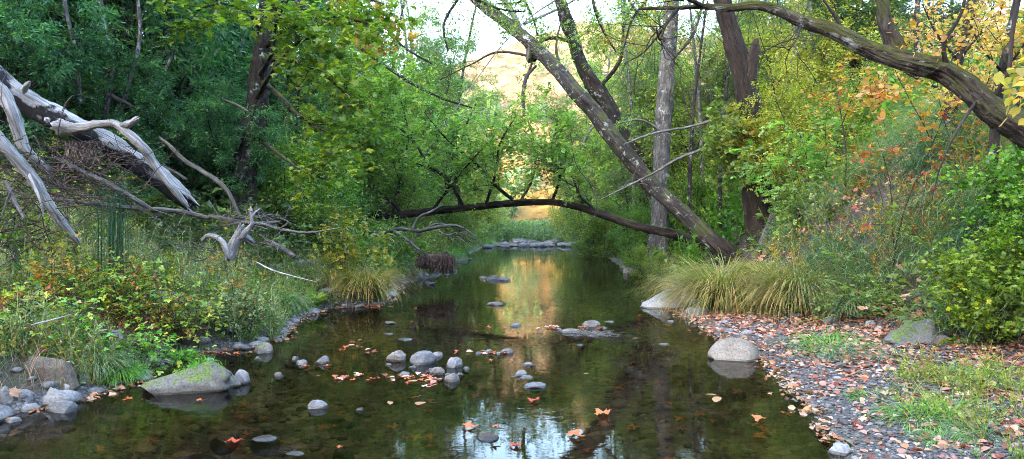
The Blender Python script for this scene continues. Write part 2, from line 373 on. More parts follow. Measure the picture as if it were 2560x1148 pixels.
    bp = nd(t, 'ShaderNodeBump'); bp.inputs['Strength'].default_value = .5; bp.inputs['Distance'].default_value = .015
    hh = nd(t, 'ShaderNodeMath', operation='MULTIPLY_ADD'); hh.inputs[1].default_value = .35; t.links.new(n3.outputs[0], hh.inputs[0]); t.links.new(n0.outputs[0], hh.inputs[2])
    t.links.new(hh.outputs[0], bp.inputs['Height']); t.links.new(bp.outputs[0], b.inputs['Normal'])
    return m
M = {}
M['maple_green'] = leafmat('maple_green', [(.03, .10, .012), (.06, .17, .015), (.10, .22, .018), (.22, .28, .02)], .4, gain=1.2)
M['bay'] = leafmat('bay_leaf', [(.013, .055, .034), (.024, .095, .045), (.042, .14, .05), (.10, .20, .045)], .45, .38, .03, .6, gain=1.6)
M['fresh'] = leafmat('fresh_leaf', [(.035, .085, .022), (.065, .145, .03), (.105, .19, .042), (.19, .25, .05)], .45)
M['airy'] = leafmat('airy_leaf', [(.05, .11, .028), (.085, .17, .036), (.13, .21, .05), (.21, .26, .06)], .5, gain=1.95)
M['grey_green'] = leafmat('grey_leaf', [(.035, .075, .035), (.055, .11, .045), (.08, .15, .05), (.13, .17, .05)], .4)
M['yellow_green'] = leafmat('yellow_green_leaf', [(.07, .14, .02), (.13, .21, .025), (.22, .28, .03), (.36, .30, .04)], .45, gain=1.3)
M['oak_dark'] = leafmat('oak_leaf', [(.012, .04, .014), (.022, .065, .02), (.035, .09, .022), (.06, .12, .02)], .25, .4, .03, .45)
M['autumn'] = leafmat('autumn_leaf', [(.26, .06, .018), (.38, .13, .025), (.42, .26, .035), (.40, .32, .05), (.15, .20, .035), (.10, .17, .03)], .45, gain=1.0)
M['gold'] = leafmat('gold_leaf', [(.36, .22, .04), (.44, .34, .05), (.46, .40, .12), (.24, .28, .05)], .5, gain=1.0)
M['bramble'] = leafmat('bramble_leaf', [(.03, .09, .018), (.06, .16, .025), (.11, .23, .03), (.19, .28, .04), (.33, .10, .03)], .35)
M['bush_r'] = leafmat('currant_leaf', [(.02, .07, .010), (.05, .14, .012), (.10, .21, .015), (.20, .27, .02)], .4)
M['mixed'] = leafmat('mixed_leaf', [(.06, .13, .02), (.12, .19, .02), (.22, .23, .02), (.30, .18, .03), (.32, .09, .03)], .4)
M['sedge'] = leafmat('sedge_blade', [(.05, .10, .022), (.10, .16, .030), (.18, .20, .045), (.30, .24, .08), (.40, .24, .10)], .3, .45, .01, gain=1.35)
M['bankgrass'] = leafmat('bank_grass_blade', [(.03, .08, .05), (.055, .125, .065), (.09, .17, .085), (.17, .21, .09), (.33, .25, .13)], .35, .4, .01, .45, gain=1.7)
M['lawn'] = leafmat('young_grass_blade', [(.04, .14, .02), (.07, .22, .025), (.11, .28, .03), (.24, .28, .06)], .35, .45, .01)
M['dead_dark'] = leafmat('dead_hanging_leaf', [(.07, .05, .04), (.13, .095, .08), (.20, .16, .14)], .1, .7, .01, gain=1.0)
M['dead'] = leafmat('dead_stem', [(.10, .06, .035), (.20, .13, .08), (.30, .22, .14), (.38, .18, .08)], .1, .7, .01)
M['litter'] = leafmat('dry_leaf', [(.09, .05, .032), (.24, .10, .05), (.40, .17, .09), (.48, .29, .19), (.52, .40, .30), (.36, .25, .11), (.16, .10, .06)], .15, .6, .02, .3, .35, .86)
M['floating'] = leafmat('floating_leaf', [(.30, .06, .015), (.46, .13, .03), (.50, .20, .07), (.52, .33, .18)], .1, .4, .02, .4, .2, 1.0)
M['sage'] = leafmat('mugwort_leaf', [(.05, .10, .04), (.08, .15, .06), (.13, .20, .09), (.20, .25, .12)], .3)
M['bark_dark'] = barkmat('bark_dark', (.012, .009, .008), (.034, .026, .021), (.08, .064, .052), 16, .8, .10, lichen=.2)
M['bark_moss'] = barkmat('bark_mossy', (.022, .016, .012), (.065, .048, .038), (.15, .12, .10), 14, .8, .29, (.048, .046, .012), lichen=.5)
M['bark_brown'] = barkmat('bark_brown', (.013, .009, .007), (.038, .026, .020), (.085, .060, .047), 13, .9, .06, stretch=.12)
M['bark_grey'] = barkmat('bark_grey', (.05, .045, .042), (.13, .12, .115), (.26, .245, .235), 16, .8, .02, lichen=.2)
M['bark_lean'] = barkmat('bark_leaning', (.016, .012, .010), (.050, .038, .032), (.13, .105, .092), 13, .7, .10, (.05, .055, .014), lichen=.3)
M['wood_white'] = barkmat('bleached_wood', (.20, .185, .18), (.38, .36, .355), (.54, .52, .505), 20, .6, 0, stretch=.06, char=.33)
M['wood_clean'] = barkmat('bleached_limb', (.15, .135, .13), (.32, .30, .295), (.48, .46, .445), 20, .6, 0, stretch=.06)
M['wood_pale'] = barkmat('grey_driftwood', (.05, .042, .038), (.13, .115, .105), (.24, .22, .20), 24, .6, 0, stretch=.06)
M['twig_grey'] = barkmat('grey_twig', (.10, .09, .08), (.19, .175, .16), (.30, .28, .26), 30, .2, 0)
M['twig_dark'] = barkmat('dark_twig', (.02, .015, .012), (.05, .038, .03), (.09, .07, .055), 30, .2, 0)
M['root'] = barkmat('root_brown', (.03, .018, .014), (.09, .055, .045), (.17, .12, .10), 30, .3, 0)
M['rock'] = rockmat('rock_grey', (.075, .073, .076), (.26, .25, .255))
M['rock_pale'] = rockmat('rock_pale', (.19, .18, .175), (.38, .365, .35))
M['rock_moss'] = rockmat('rock_mossy', (.055, .055, .055), (.19, .185, .18), .25)
M['rock_brown'] = rockmat('rock_brown', (.055, .042, .034), (.13, .105, .085), .10)
M['pebble'] = rockmat('pebble', (.07, .065, .07), (.26, .25, .26), 0, False)

# ------------------------------------------------------------------ ground
LY = [-30, 0, 4.92, 5.3, 5.9, 6.6, 7.13, 7.5, 8.1, 9.75, 11.0, 11.4, 12.6, 15, 17.8, 22.9, 32, 42.5, 60]
LX = [-4.6, -4.0, -3.7, -3.42, -3.33, -3.55, -3.45, -3.0, -2.81, -3.15, -3.0, -2.3, -2.3, -2.6, -1.9, -2.4, -1.8, -1.5, -1.3]
RY = [-30, 0, 4, 4.8, 5.9, 6.9, 8.1, 9.75, 11.4, 12.9, 17.8, 20.9, 28.3, 41, 60]
RX = [2.4, 1.8, 2.02, 2.24, 2.46, 2.6, 2.6, 2.64, 2.55, 3.2, 4.0, 3.4, 3.9, 4.8, 5.0]
def sm(x, a, b): t = np.clip((x - a) / (b - a), 0, 1); return t * t * (3 - 2 * t)
def H(x, y):
    x = np.asarray(x, float); y = np.asarray(y, float)
    jx = .10 * fbm(y * 2.1, x * 0 + 3.3, 5) * 2
    dl = np.interp(y, LY, LX) + jx - x; dr = x - np.interp(y, RY, RX) - jx
    de = y - 42.2 + .8 * np.sin(x * 1.3)
    sd = np.maximum(np.maximum(dl, dr), de)
    bed = -np.where(dr > dl, .13, .25) * np.clip(-sd, 0, 9) ; bed = np.maximum(bed, -.30) + .04 * fbm(x * 3, y * 3, 9)*np.clip(-sd*3,0,1)
    far = 1 - .45 * sm(y, 16, 26)
    zl = np.interp(dl, [0, .08, .3, .9, 2.0, 3.2, 6, 12, 30, 60, 200], [0, .07, .22, .42, .85, 1.5, 3.0, 6.0, 13, 19, 30]) * far
    wbar = np.interp(y, [-10, 4, 6, 8, 9.5, 11, 13, 20], [3, 2.9, 2.4, 1.9, 1.3, .7, .4, .4])
    zr = .085 * np.clip(dr, 0, None).clip(0, wbar) + np.interp(dr - wbar, [0, .5, 1.2, 3, 6, 12, 30, 60, 200], [0, .25, .95, 2.6, 4.3, 6.6, 12, 17, 28]) * far
    zr = zr * (1 - .62 * np.exp(-(((x - 5.3) / 1.9) ** 2 + ((y - 14.2) / 2.6) ** 2)))
    ze = .12 * sm(de, 0, .6) + .006 * np.clip(de, 0, 200)
    lat = np.where(dl > dr, zl, zr)
    bank = np.where(np.maximum(dl, dr) > 0, lat, 0) + np.where(de > 0, ze, 0)
    rough = fbm(x * .7, y * .7, 21) * .5 * sm(np.maximum(dl, dr - wbar), .3, 4) + fbm(x * 5, y * 5, 33) * .10 * sm(dl, 0, .6) + fbm(x * 6, y * 6, 34) * .02
    z = np.where(sd > 0, np.maximum(bank + rough * (sd > 0), .012 + .03 * np.clip(sd, 0, 1)), np.minimum(bed, -.004))
    # unseen ridge added behind the camera to shade the creek from the low sun
    z = z + 56 * sm(-y, 55, 125) * (1 + .12 * fbm(x * .02, y * .02, 4)) * (y < 0)
    return z
def hz(x, y): return float(H(np.array([x]), np.array([y]))[0])
def hit(px, py, y0=2.5, y1=60):
    ys = np.exp(np.linspace(np.log(y0), np.log(y1), 3000)); xs = (px - 1280) * ys / FPX; zs = CAMZ - (py - YH) * ys / FPX
    k = np.nonzero(zs <= np.maximum(H(xs, ys), 0))[0]; k = k[0] if len(k) else -1
    return np.array([xs[k], ys[k], max(float(zs[k]), 0)])
def axis(segs):
    out = []
    for a, b, s in segs: out.append(np.arange(a, b, s))
    return np.concatenate(out + [[segs[-1][1]]])
gx = axis([(-320, -90, 12), (-90, -30, 3), (-30, -12, .6), (-12, -7, .15), (-7, 7.5, .055), (7.5, 13, .15), (13, 30, .6), (30, 90, 3), (90, 220, 10)])
gy = axis([(-150, -50, 6), (-50, -6, 2), (-6, 3, .3), (3, 13, .055), (13, 24, .12), (24, 46, .3), (46, 100, 1.5), (100, 420, 16)])
X_, Y_ = np.meshgrid(gx, gy); Z_ = H(X_, Y_)
nx, ny = len(gx), len(gy)
g = Geo(); i = np.arange(ny - 1)[:, None]; j = np.arange(nx - 1)[None, :]
dr_ = X_ - np.interp(Y_, RY, RX); dl_ = np.interp(Y_, LY, LX) - X_
wb_ = np.interp(Y_, [-10, 4, 6, 8, 9.5, 11, 13, 20], [3, 2.9, 2.4, 1.9, 1.3, .7, .4, .4])
grav = ((dr_ < wb_ + .15) & (dl_ < .15)).astype(float)
g.add(np.stack([X_, Y_, Z_], -1).reshape(-1, 3), np.stack([i * nx + j, i * nx + j + 1, (i + 1) * nx + j + 1, (i + 1) * nx + j], -1).reshape(-1, 4), grav.ravel())
m, t, b = newmat('ground')
geo = nd(t, 'ShaderNodeNewGeometry'); at = nd(t, 'ShaderNodeAttribute', attribute_name='rnd')
sp = nd(t, 'ShaderNodeSeparateXYZ'); t.links.new(geo.outputs['Position'], sp.inputs[0])
def voro(scale, feat='F1'):
    v = nd(t, 'ShaderNodeTexVoronoi', feature=feat); v.inputs['Scale'].default_value = scale; t.links.new(geo.outputs['Position'], v.inputs['Vector']); return v
v1 = voro(34); v2 = voro(9); v1e = voro(34, 'DISTANCE_TO_EDGE'); v2e = voro(9, 'DISTANCE_TO_EDGE')
nz = nd(t, 'ShaderNodeTexNoise'); nz.inputs['Scale'].default_value = 1.7; nz.inputs['Detail'].default_value = 6; t.links.new(geo.outputs['Position'], nz.inputs['Vector'])
nf = nd(t, 'ShaderNodeTexNoise'); nf.inputs['Scale'].default_value = 26; nf.inputs['Detail'].default_value = 7; t.links.new(geo.outputs['Position'], nf.inputs['Vector'])
bw = nd(t, 'ShaderNodeRGBToBW'); t.links.new(v1.outputs['Color'], bw.inputs[0])
pr = ramp(t, [(.2, (.042, .036, .034)), (.5, (.10, .088, .084)), (.8, (.19, .172, .165))]); t.links.new(bw.outputs[0], pr.inputs[0])
er = ramp(t, [(0, (.25, .22, .2)), (.25, (1, 1, 1))]); t.links.new(v1e.outputs['Distance'], er.inputs[0])
gravel = mixc(t, pr.outputs[0], er.outputs[0], .9, 'MULTIPLY')
sr = ramp(t, [(.3, (.02, .014, .009)), (.55, (.06, .04, .024)), (.75, (.11, .08, .045))]); t.links.new(nf.outputs[0], sr.inputs[0])
land = mixc(t, sr.outputs[0], gravel, at.outputs['Fac'])
bw2 = nd(t, 'ShaderNodeRGBToBW'); t.links.new(v2.outputs['Color'], bw2.inputs[0])
br = ramp(t, [(.15, (.06, .044, .018)), (.5, (.13, .098, .045)), (.85, (.24, .19, .10))]); t.links.new(bw2.outputs[0], br.inputs[0])
er2 = ramp(t, [(0, (.35, .3, .2)), (.18, (1, 1, 1))]); t.links.new(v2e.outputs['Distance'], er2.inputs[0])
bed = mixc(t, br.outputs[0], er2.outputs[0], .8, 'MULTIPLY')
nr = ramp(t, [(.4, (.6, .6, .6)), (.6, (1.2, 1.2, 1.2))]); t.links.new(nz.outputs[0], nr.inputs[0])
bed = mixc(t, bed, nr.outputs[0], 1.0, 'MULTIPLY')
uw = nd(t, 'ShaderNodeMapRange'); uw.inputs[1].default_value = .03; uw.inputs[2].default_value = -.03; t.links.new(sp.outputs['Z'], uw.inputs[0])
c = mixc(t, land, bed, uw.outputs[0])
fg = nd(t, 'ShaderNodeMapRange'); fg.inputs[1].default_value = 26; fg.inputs[2].default_value = 50; t.links.new(sp.outputs['Y'], fg.inputs[0])
fr = ramp(t, [(.3, (.035, .055, .018)), (.7, (.12, .12, .05))]); t.links.new(nz.outputs[0], fr.inputs[0])
c = mixc(t, c, fr.outputs[0], fg.outputs[0])
t.links.new(c, b.inputs['Base Color']); b.inputs['Roughness'].default_value = .75
bp = nd(t, 'ShaderNodeBump'); bp.inputs['Strength'].default_value = .7; bp.inputs['Distance'].default_value = .02
hs = nd(t, 'ShaderNodeMath', operation='MINIMUM'); hs.inputs[1].default_value = .3; t.links.new(v1e.outputs['Distance'], hs.inputs[0]); t.links.new(hs.outputs[0], bp.inputs['Height']); t.links.new(bp.outputs[0], b.inputs['Normal'])
M['ground'] = m
tag(g.build('ground', m), kind='structure')

# ------------------------------------------------------------------ water
m, t, b = newmat('creek_water'); t.nodes.remove(b)
geo = nd(t, 'ShaderNodeNewGeometry'); mp = nd(t, 'ShaderNodeMapping'); mp.inputs['Scale'].default_value = (1, 2.2, 1); t.links.new(geo.outputs['Position'], mp.inputs[0])
n1 = nd(t, 'ShaderNodeTexNoise'); n1.inputs['Scale'].default_value = 4.5; n1.inputs['Detail'].default_value = 2.5; t.links.new(mp.outputs[0], n1.inputs['Vector'])
n2 = nd(t, 'ShaderNodeTexNoise'); n2.inputs['Scale'].default_value = 18; n2.inputs['Detail'].default_value = 2; t.links.new(mp.outputs[0], n2.inputs['Vector'])
ms = nd(t, 'ShaderNodeTexNoise'); ms.inputs['Scale'].default_value = .5; t.links.new(geo.outputs['Position'], ms.inputs['Vector'])
mk = ramp(t, [(.42, (.15, .15, .15)), (.62, (1, 1, 1))]); t.links.new(ms.outputs[0], mk.inputs[0])
a1 = nd(t, 'ShaderNodeMath', operation='MULTIPLY_ADD'); a1.inputs[1].default_value = .25; t.links.new(n2.outputs[0], a1.inputs[0]); t.links.new(n1.outputs[0], a1.inputs[2])
a2 = nd(t, 'ShaderNodeMath', operation='MULTIPLY'); t.links.new(a1.outputs[0], a2.inputs[0]); t.links.new(mk.outputs[0], a2.inputs[1])
bp = nd(t, 'ShaderNodeBump'); bp.inputs['Strength'].default_value = .075; bp.inputs['Distance'].default_value = .02; t.links.new(a2.outputs[0], bp.inputs['Height'])
gl = nd(t, 'ShaderNodeBsdfGlossy'); gl.inputs['Roughness'].default_value = .0; t.links.new(bp.outputs[0], gl.inputs['Normal'])
tr = nd(t, 'ShaderNodeBsdfTransparent'); tr.inputs[0].default_value = (.51, .43, .31, 1)
fr = nd(t, 'ShaderNodeFresnel'); fr.inputs['IOR'].default_value = 1.36; t.links.new(bp.outputs[0], fr.inputs['Normal'])
mx = nd(t, 'ShaderNodeMixShader'); t.links.new(fr.outputs[0], mx.inputs[0]); t.links.new(tr.outputs[0], mx.inputs[1]); t.links.new(gl.outputs[0], mx.inputs[2])
t.links.new(mx.outputs[0], t.nodes['Material Output'].inputs[0])
g = Geo(); g.add([[-7, -12, 0], [7, -12, 0], [7, 46, 0], [-7, 46, 0]], [[0, 1, 2, 3]])
tag(g.build('water', m, smooth=False), kind='structure')

# ------------------------------------------------------------------ sunlit hillside beyond the wood
hx = np.arange(-260, 300.1, 4); hy = np.arange(104, 300.1, 4); A, B = np.meshgrid(hx, hy)
def HH(A, B):
    base = 62 * sm(B + .18 * np.abs(A) * 0, 106, 215) * (1 - .25 * np.exp(-((A + 35) / 45) ** 2)) 
    return base * (1 + .55 * fbm(A * .018, B * .018, 71)) + 5 * fbm(A * .07, B * .07, 72) * sm(B, 106, 130) + .4
g = Geo(); nh = len(hx); i = np.arange(len(hy) - 1)[:, None]; j = np.arange(nh - 1)[None, :]
g.add(np.stack([A, B, HH(A, B)], -1).reshape(-1, 3), np.stack([i * nh + j, i * nh + j + 1, (i + 1) * nh + j + 1, (i + 1) * nh + j], -1).reshape(-1, 4))
m, t, b = newmat('dry_hill_grass'); geo = nd(t, 'ShaderNodeNewGeometry')
n0 = nd(t, 'ShaderNodeTexNoise'); n0.inputs['Scale'].default_value = .2; n0.inputs['Detail'].default_value = 12; n0.inputs['Roughness'].default_value = .78; t.links.new(geo.outputs['Position'], n0.inputs['Vector'])
r = ramp(t, [(.40, (.020, .020, .007)), (.5, (.11, .070, .036)), (.62, (.19, .130, .078))]); t.links.new(n0.outputs[0], r.inputs[0])
spz = nd(t, 'ShaderNodeSeparateXYZ'); t.links.new(geo.outputs['Position'], spz.inputs[0]); mz = nd(t, 'ShaderNodeMapRange'); mz.inputs[1].default_value = 6; mz.inputs[2].default_value = 30; mz.inputs[3].default_value = 1; mz.inputs[4].default_value = 0; t.links.new(spz.outputs['Z'], mz.inputs[0])
r2 = ramp(t, [(.40, (.03, .022, .004)), (.5, (.145, .083, .018)), (.62, (.23, .145, .040))]); t.links.new(n0.outputs[0], r2.inputs[0]); t.links.new(mixc(t, r.outputs[0], r2.outputs[0], mz.outputs[0]), b.inputs['Base Color']); b.inputs['Roughness'].default_value = .95; b.inputs['Specular IOR Level'].default_value = .05
tag(g.build('hillside', m), kind='structure')

# ------------------------------------------------------------------ rocks
ICO = {}
def ico(n):
    if n not in ICO:
        import bmesh
        bm = bmesh.new(); bmesh.ops.create_icosphere(bm, subdivisions=n, radius=1.0)
        v = np.array([x.co[:] for x in bm.verts]); f = np.array([[x.index for x in fc.verts] for fc in bm.faces]); bm.free(); ICO[n] = (v, f)
    return ICO[n]
def rock_verts(seed, sx, sy, sz, flat=.0, n=4, lump=.22, cuts=7):
    v, f = ico(n); v = v.copy(); rs = np.random.default_rng(seed)
    o = Vector(rs.uniform(-50, 50, 3))
    d = np.array([mnoise.noise(Vector(p) * .9 + o) * 1.0 + mnoise.noise(Vector(p) * 2.3 + o) * .5 + mnoise.noise(Vector(p) * 5 + o) * .22 + mnoise.noise(Vector(p) * 11 + o) * .09 for p in v])
    v = v * (1 + lump * d)[:, None]
    for k in range(cuts):        # broken, flattened faces
        nrm = rs.normal(0, 1, 3); nrm[2] *= .7; nrm /= np.linalg.norm(nrm); h = rs.uniform(.55, .88)
        dd = v @ nrm; ex = np.maximum(dd - h, 0); v -= nrm[None, :] * (ex * .9)[:, None]
    v[:, 2] = np.where(v[:, 2] > 1 - flat, 1 - flat + (v[:, 2] - 1 + flat) * .2, v[:, 2])
    return v * np.array([sx, sy, sz]), f
ROCKS = [  # px, waterline or foot py, width px, height px, material, label, shape (flat, lump, cuts), depth ratio
 (440, 985, 262, 62, 'rock_moss', 'largest grey cracked rock in the left shallows, moss and grass on its top', (0, .3, 3), .62),
 (592, 962, 74, 34, 'rock', 'pointed grey rock touching the right end of the large mossy rock', (0, .28, 6), .7),
 (655, 884, 56, 28, 'rock_moss', 'small rounded rock with a mossy cap beside the left bank shrub', (0, .15, 4), .8),
 (750, 913, 44, 13, 'rock', 'low flat stone left of the round grey stone among orange leaves', (.2, .15, 5), .9),
 (802, 910, 42, 21, 'rock', 'round grey stone standing alone beside the low flat stone', (0, .12, 3), .9),
 (693, 942, 24, 10, 'rock_brown', 'tiny reddish stone alone in the shallows left of the leaf mat', (0, .2, 4), .9),
 (992, 906, 62, 28, 'rock', 'angular pale grey rock at the left end of the mid stream cluster', (0, .26, 8), .8),
 (1058, 912, 80, 32, 'rock', 'biggest dome shaped rock in the middle of the mid stream cluster', (0, .14, 4), .8),
 (1092, 892, 36, 13, 'rock', 'small stone behind the dome rock of the mid stream cluster', (0, .2, 4), .9),
 (1136, 920, 50, 28, 'rock', 'pale upright stone at the right end of the mid stream cluster', (0, .2, 5), .8),
 (1093, 938, 46, 20, 'rock', 'low smooth stone in front of the dome rock in the cluster', (0, .12, 3), .9),
 (1128, 956, 44, 23, 'rock', 'rounded front stone of the mid stream cluster', (0, .1, 3), .9),
 (1010, 938, 36, 10, 'rock', 'flat stone half sunk in the orange leaf mat left of the cluster', (.3, .2, 4), .9),
 (1165, 925, 22, 8, 'rock', 'smallest stone off the right tip of the mid stream cluster', (.1, .2, 4), .9),
 (788, 1024, 58, 22, 'rock', 'grey stone alone in the foreground water left of the sky reflection', (0, .2, 5), .8),
 (897, 1030, 34, 9, 'rock_brown', 'barely exposed dark stone right of the foreground grey stone', (.2, .2, 4), .9),
 (1212, 1102, 74, 18, 'rock_brown', 'brown flat stone in the blue sky reflection at the bottom', (.2, .15, 4), .8),
 (1340, 972, 72, 13, 'rock', 'long flat slate in line below the pair with wet leaves', (.3, .12, 4), .8),
 (1302, 941, 42, 14, 'rock', 'stone with a wet orange leaf on its left side', (.1, .2, 5), .9),
 (1315, 947, 40, 8, 'rock', 'thin flat stone tucked against the stone with the wet leaf', (.3, .2, 4), .9),
 (1326, 916, 46, 9, 'rock', 'flat oval stone above the pair of stones in midstream', (.3, .12, 3), .9),
 (1238, 764, 52, 9, 'rock', 'flat stone alone in the wide dark pool above midstream', (.2, .15, 4), .8),
 (1480, 818, 52, 17, 'rock', 'smooth rounded stone on the floating twig raft', (0, .1, 2), .8),
 (1428, 833, 58, 11, 'rock', 'flat darker stone left of the rounded stone on the twig raft', (.2, .15, 4), .8),
 (1290, 817, 34, 8, 'rock', 'small stone at the left end of the line of debris in the golden reflection', (.1, .2, 4), .9),
 (1526, 807, 30, 6, 'rock', 'low stone right of the rounded stone and its raft', (.2, .2, 4), .9),
 (1452, 865, 22, 5, 'rock_brown', 'tiny dark stone in the golden reflection below the twig raft', (.2, .2, 4), .9),
 (1845, 903, 122, 50, 'rock_pale', 'big smooth pale boulder half in water at the edge of the right gravel bar', (0, .06, 2), .75),
 (1666, 772, 112, 46, 'rock_pale', 'long sloping pale boulder at the left foot of the sedge tussock', (0, .15, 4), .8),
 (1742, 792, 70, 28, 'rock_moss', 'low rounded mossy rock in front of the big sedge tussock', (0, .1, 3), .8),
 (1612, 757, 22, 8, 'rock', 'small stone at the water tip of the long sloping boulder', (.1, .2, 3), .9),
 (1678, 806, 22, 5, 'rock', 'tiny flat stone in water right of the trunk reflection', (.2, .2, 3), .9),
 (1662, 863, 30, 5, 'rock', 'thin flat stone alone in the water left of the pale boulder', (.2, .2, 3), .9),
 (1583, 686, 62, 24, 'rock', 'pyramid shaped grey rock under the dark right bank shrubs', (0, .22, 6), .8),
 (1608, 688, 26, 9, 'rock', 'small stone beside the pyramid shaped rock under the shrubs', (0, .2, 5), .9),
 (1233, 700, 46, 13, 'rock', 'left stone of the flat pair in the upper pool', (.1, .2, 4), .8),
 (1262, 702, 40, 11, 'rock', 'right stone of the flat pair in the upper pool', (.1, .2, 4), .8),
 (1146, 653, 58, 13, 'rock_pale', 'white flat rock at the far left bank of the upper pool', (.1, .2, 5), .7),
 (1172, 650, 24, 5, 'rock', 'thin stone to the right of the white flat rock', (.1, .2, 4), .9),
 (985, 697, 52, 22, 'rock', 'leftmost rock of the heap beyond the left sedge tussock', (0, .25, 7), .8),
 (1036, 692, 50, 17, 'rock', 'flat topped rock at the right of the heap beyond the left tussock', (.2, .2, 6), .8),
 (1004, 711, 44, 11, 'rock', 'low stone at the front of the heap beyond the left tussock', (.2, .2, 4), .8),
 (1012, 666, 24, 18, 'rock', 'round stone up on the grass above the heap beyond the left tussock', (0, .1, 3), .9),
 (1076, 713, 30, 8, 'rock', 'small stone alone in water right of the heap beyond the tussock', (.1, .2, 4), .9),
 (1118, 690, 18, 7, 'rock', 'small stone in water under the hanging root mat', (.1, .2, 4), .9),
 (1136, 679, 18, 8, 'rock', 'stone just right of the hanging root mat', (.1, .2, 4), .9),
 (970, 811, 42, 7, 'rock_brown', 'dark flat stone off the left sedge tussock in the pool', (.2, .2, 4), .9),
 (1008, 852, 46, 5, 'rock', 'thin pale flat stone below the dark one off the tussock', (.3, .2, 4), .9),
 (970, 837, 30, 4, 'rock', 'narrow slate between two flat stones off the left tussock', (.3, .2, 4), .9),
 (1292, 880, 0, 0, '', '', (0, 0, 0), 1),
 (1268, 884, 46, 11, 'rock', 'stone at the right end of the leafy bar above the cluster', (.1, .2, 4), .8),
 (1222, 884, 34, 9, 'rock', 'stone in the middle of the leafy bar above the cluster', (.1, .2, 4), .8),
 (95, 950, 170, 66, 'rock_brown', 'big layered blue grey rock on the left shore behind small stones', (.1, .28, 11), .6),
 (118, 1008, 48, 40, 'rock_pale', 'rounded pale stone on the left shore standing on a block', (0, .14, 3), .9),
 (140, 1034, 84, 34, 'rock', 'square blue grey block at the waters edge on the left', (.25, .25, 10), .8),
 (45, 1000, 52, 30, 'rock', 'grey stone between the corner stone and the pale rounded stone', (0, .2, 5), .9),
 (8, 1004, 40, 40, 'rock', 'blue grey stone cut by the left edge of the photo', (0, .2, 5), .9),
 (160, 980, 30, 22, 'rock_pale', 'small white stone behind the pale rounded stone on the left shore', (0, .15, 3), .9),
 (58, 1030, 60, 20, 'rock_pale', 'whitish flat stone low on the left shore', (.2, .2, 6), .8),
 (20, 1058, 50, 14, 'rock', 'lowest dark stone on the left shore by the photo edge', (.2, .2, 6), .8),
 (418, 912, 44, 18, 'rock', 'flat grey stone in the water in front of the bank hollow', (.2, .2, 4), .8),
 (340, 926, 38, 28, 'rock', 'blue stone at the waters edge under the grassy lip on the left', (0, .25, 6), .8),
 (398, 880, 32, 24, 'rock_pale', 'pale round stone lodged in the mouth of the bank hollow', (0, .1, 3), .9),
 (450, 858, 110, 46, 'rock_brown', 'dark overhanging rock of the left bank hollow', (.1, .28, 8), .7),
 (270, 880, 90, 50, 'rock', 'angular bank rock half hidden by weeds left of the hollow', (0, .25, 8), .8),
 (200, 790, 90, 40, 'rock', 'blue grey rock showing through the weeds of the left slope', (.1, .22, 8), .8),
 (400, 770, 110, 44, 'rock', 'broad flat rock among brambles on the middle of the left slope', (.2, .22, 8), .8),
 (560, 800, 60, 36, 'rock', 'rock in the grass above the leafy waterside shrub', (0, .22, 6), .8),
 (668, 775, 44, 34, 'rock', 'upright rock in the bank grass near the broad leaved plant', (0, .22, 6), .8),
 (700, 796, 34, 18, 'rock', 'dark stone at the waters edge near the broad leaved plant', (0, .22, 6), .8),
 (60, 812, 110, 44, 'rock_brown', 'brown slab low in the weeds by the left photo edge', (.1, .22, 8), .8),
 (2322, 858, 160, 50, 'rock_moss', 'large mossy boulder on the leaf covered bar under the right bush', (.05, .12, 4), .65),
 (2370, 866, 62, 26, 'rock_brown', 'small dark round stone leaning on the large mossy boulder', (0, .06, 2), .8),
 (2082, 812, 50, 24, 'rock', 'grey stone on the bar right of the sedge tussocks', (0, .14, 4), .8),
 (2180, 815, 30, 14, 'rock', 'small grey stone right of the grey stone behind the bar', (0, .2, 4), .9),
 (2205, 828, 30, 16, 'rock_pale', 'pale angular stone between the grey stones and the mossy boulder', (0, .25, 6), .9),
 (2000, 793, 44, 12, 'rock_pale', 'flat pale stone in front of the second tussock', (.2, .2, 5), .9),
 (1965, 790, 24, 9, 'rock', 'small stone in front of the gap between the tussocks', (.2, .2, 5), .9),
 (1880, 798, 30, 12, 'rock', 'rounded stone on the bar in front of the big tussock', (0, .2, 3), .9),
 (1872, 838, 44, 13, 'rock', 'oval flat stone on the upper gravel bar above the pale boulder', (.1, .1, 3), .9),
 (1828, 832, 34, 10, 'rock', 'flat stone left of the oval one on the upper gravel bar', (.1, .1, 3), .9),
 (1815, 810, 34, 9, 'rock', 'flat stone higher up the bar near the mossy low rock', (.1, .15, 3), .9),
 (1770, 818, 34, 8, 'rock_brown', 'dark stone at the waterline of the upper bar', (.1, .15, 3), .9),
 (2025, 965, 0, 0, '', '', (0, 0, 0), 1),
 (2112, 1138, 72, 30, 'rock_pale', 'pale stone at the waters edge at the bottom right of the pool', (.05, .14, 4), .8),
 (2105, 920, 40, 14, 'rock_brown', 'half buried brown stone between two grass patches on the bar', (.1, .2, 4), .9),
 (1925, 858, 36, 10, 'rock', 'flat stone just behind the big pale boulder on the bar', (.1, .2, 4), .9),
 (968, 914, 22, 9, 'rock', 'little stone at the far left tip of the mid stream cluster', (.05, .25, 5), .85),
 (1030, 922, 20, 8, 'rock', 'little stone in front of the gap between angular and dome rocks', (.05, .25, 5), .85),
 (1118, 940, 18, 7, 'rock', 'little stone between the right hand stones of the cluster', (.05, .25, 5), .85),
 (1075, 930, 22, 8, 'rock', 'little stone at the foot of the dome rock', (.05, .25, 5), .85),
 (1150, 938, 20, 7, 'rock', 'little stone right of the front stones of the cluster', (.05, .25, 5), .85),
 (1045, 895, 22, 8, 'rock', 'little stone behind the dome rock on its left', (.05, .25, 5), .85),
 (1196, 886, 20, 6, 'rock', 'little stone at the left end of the leafy bar', (.05, .25, 5), .85),
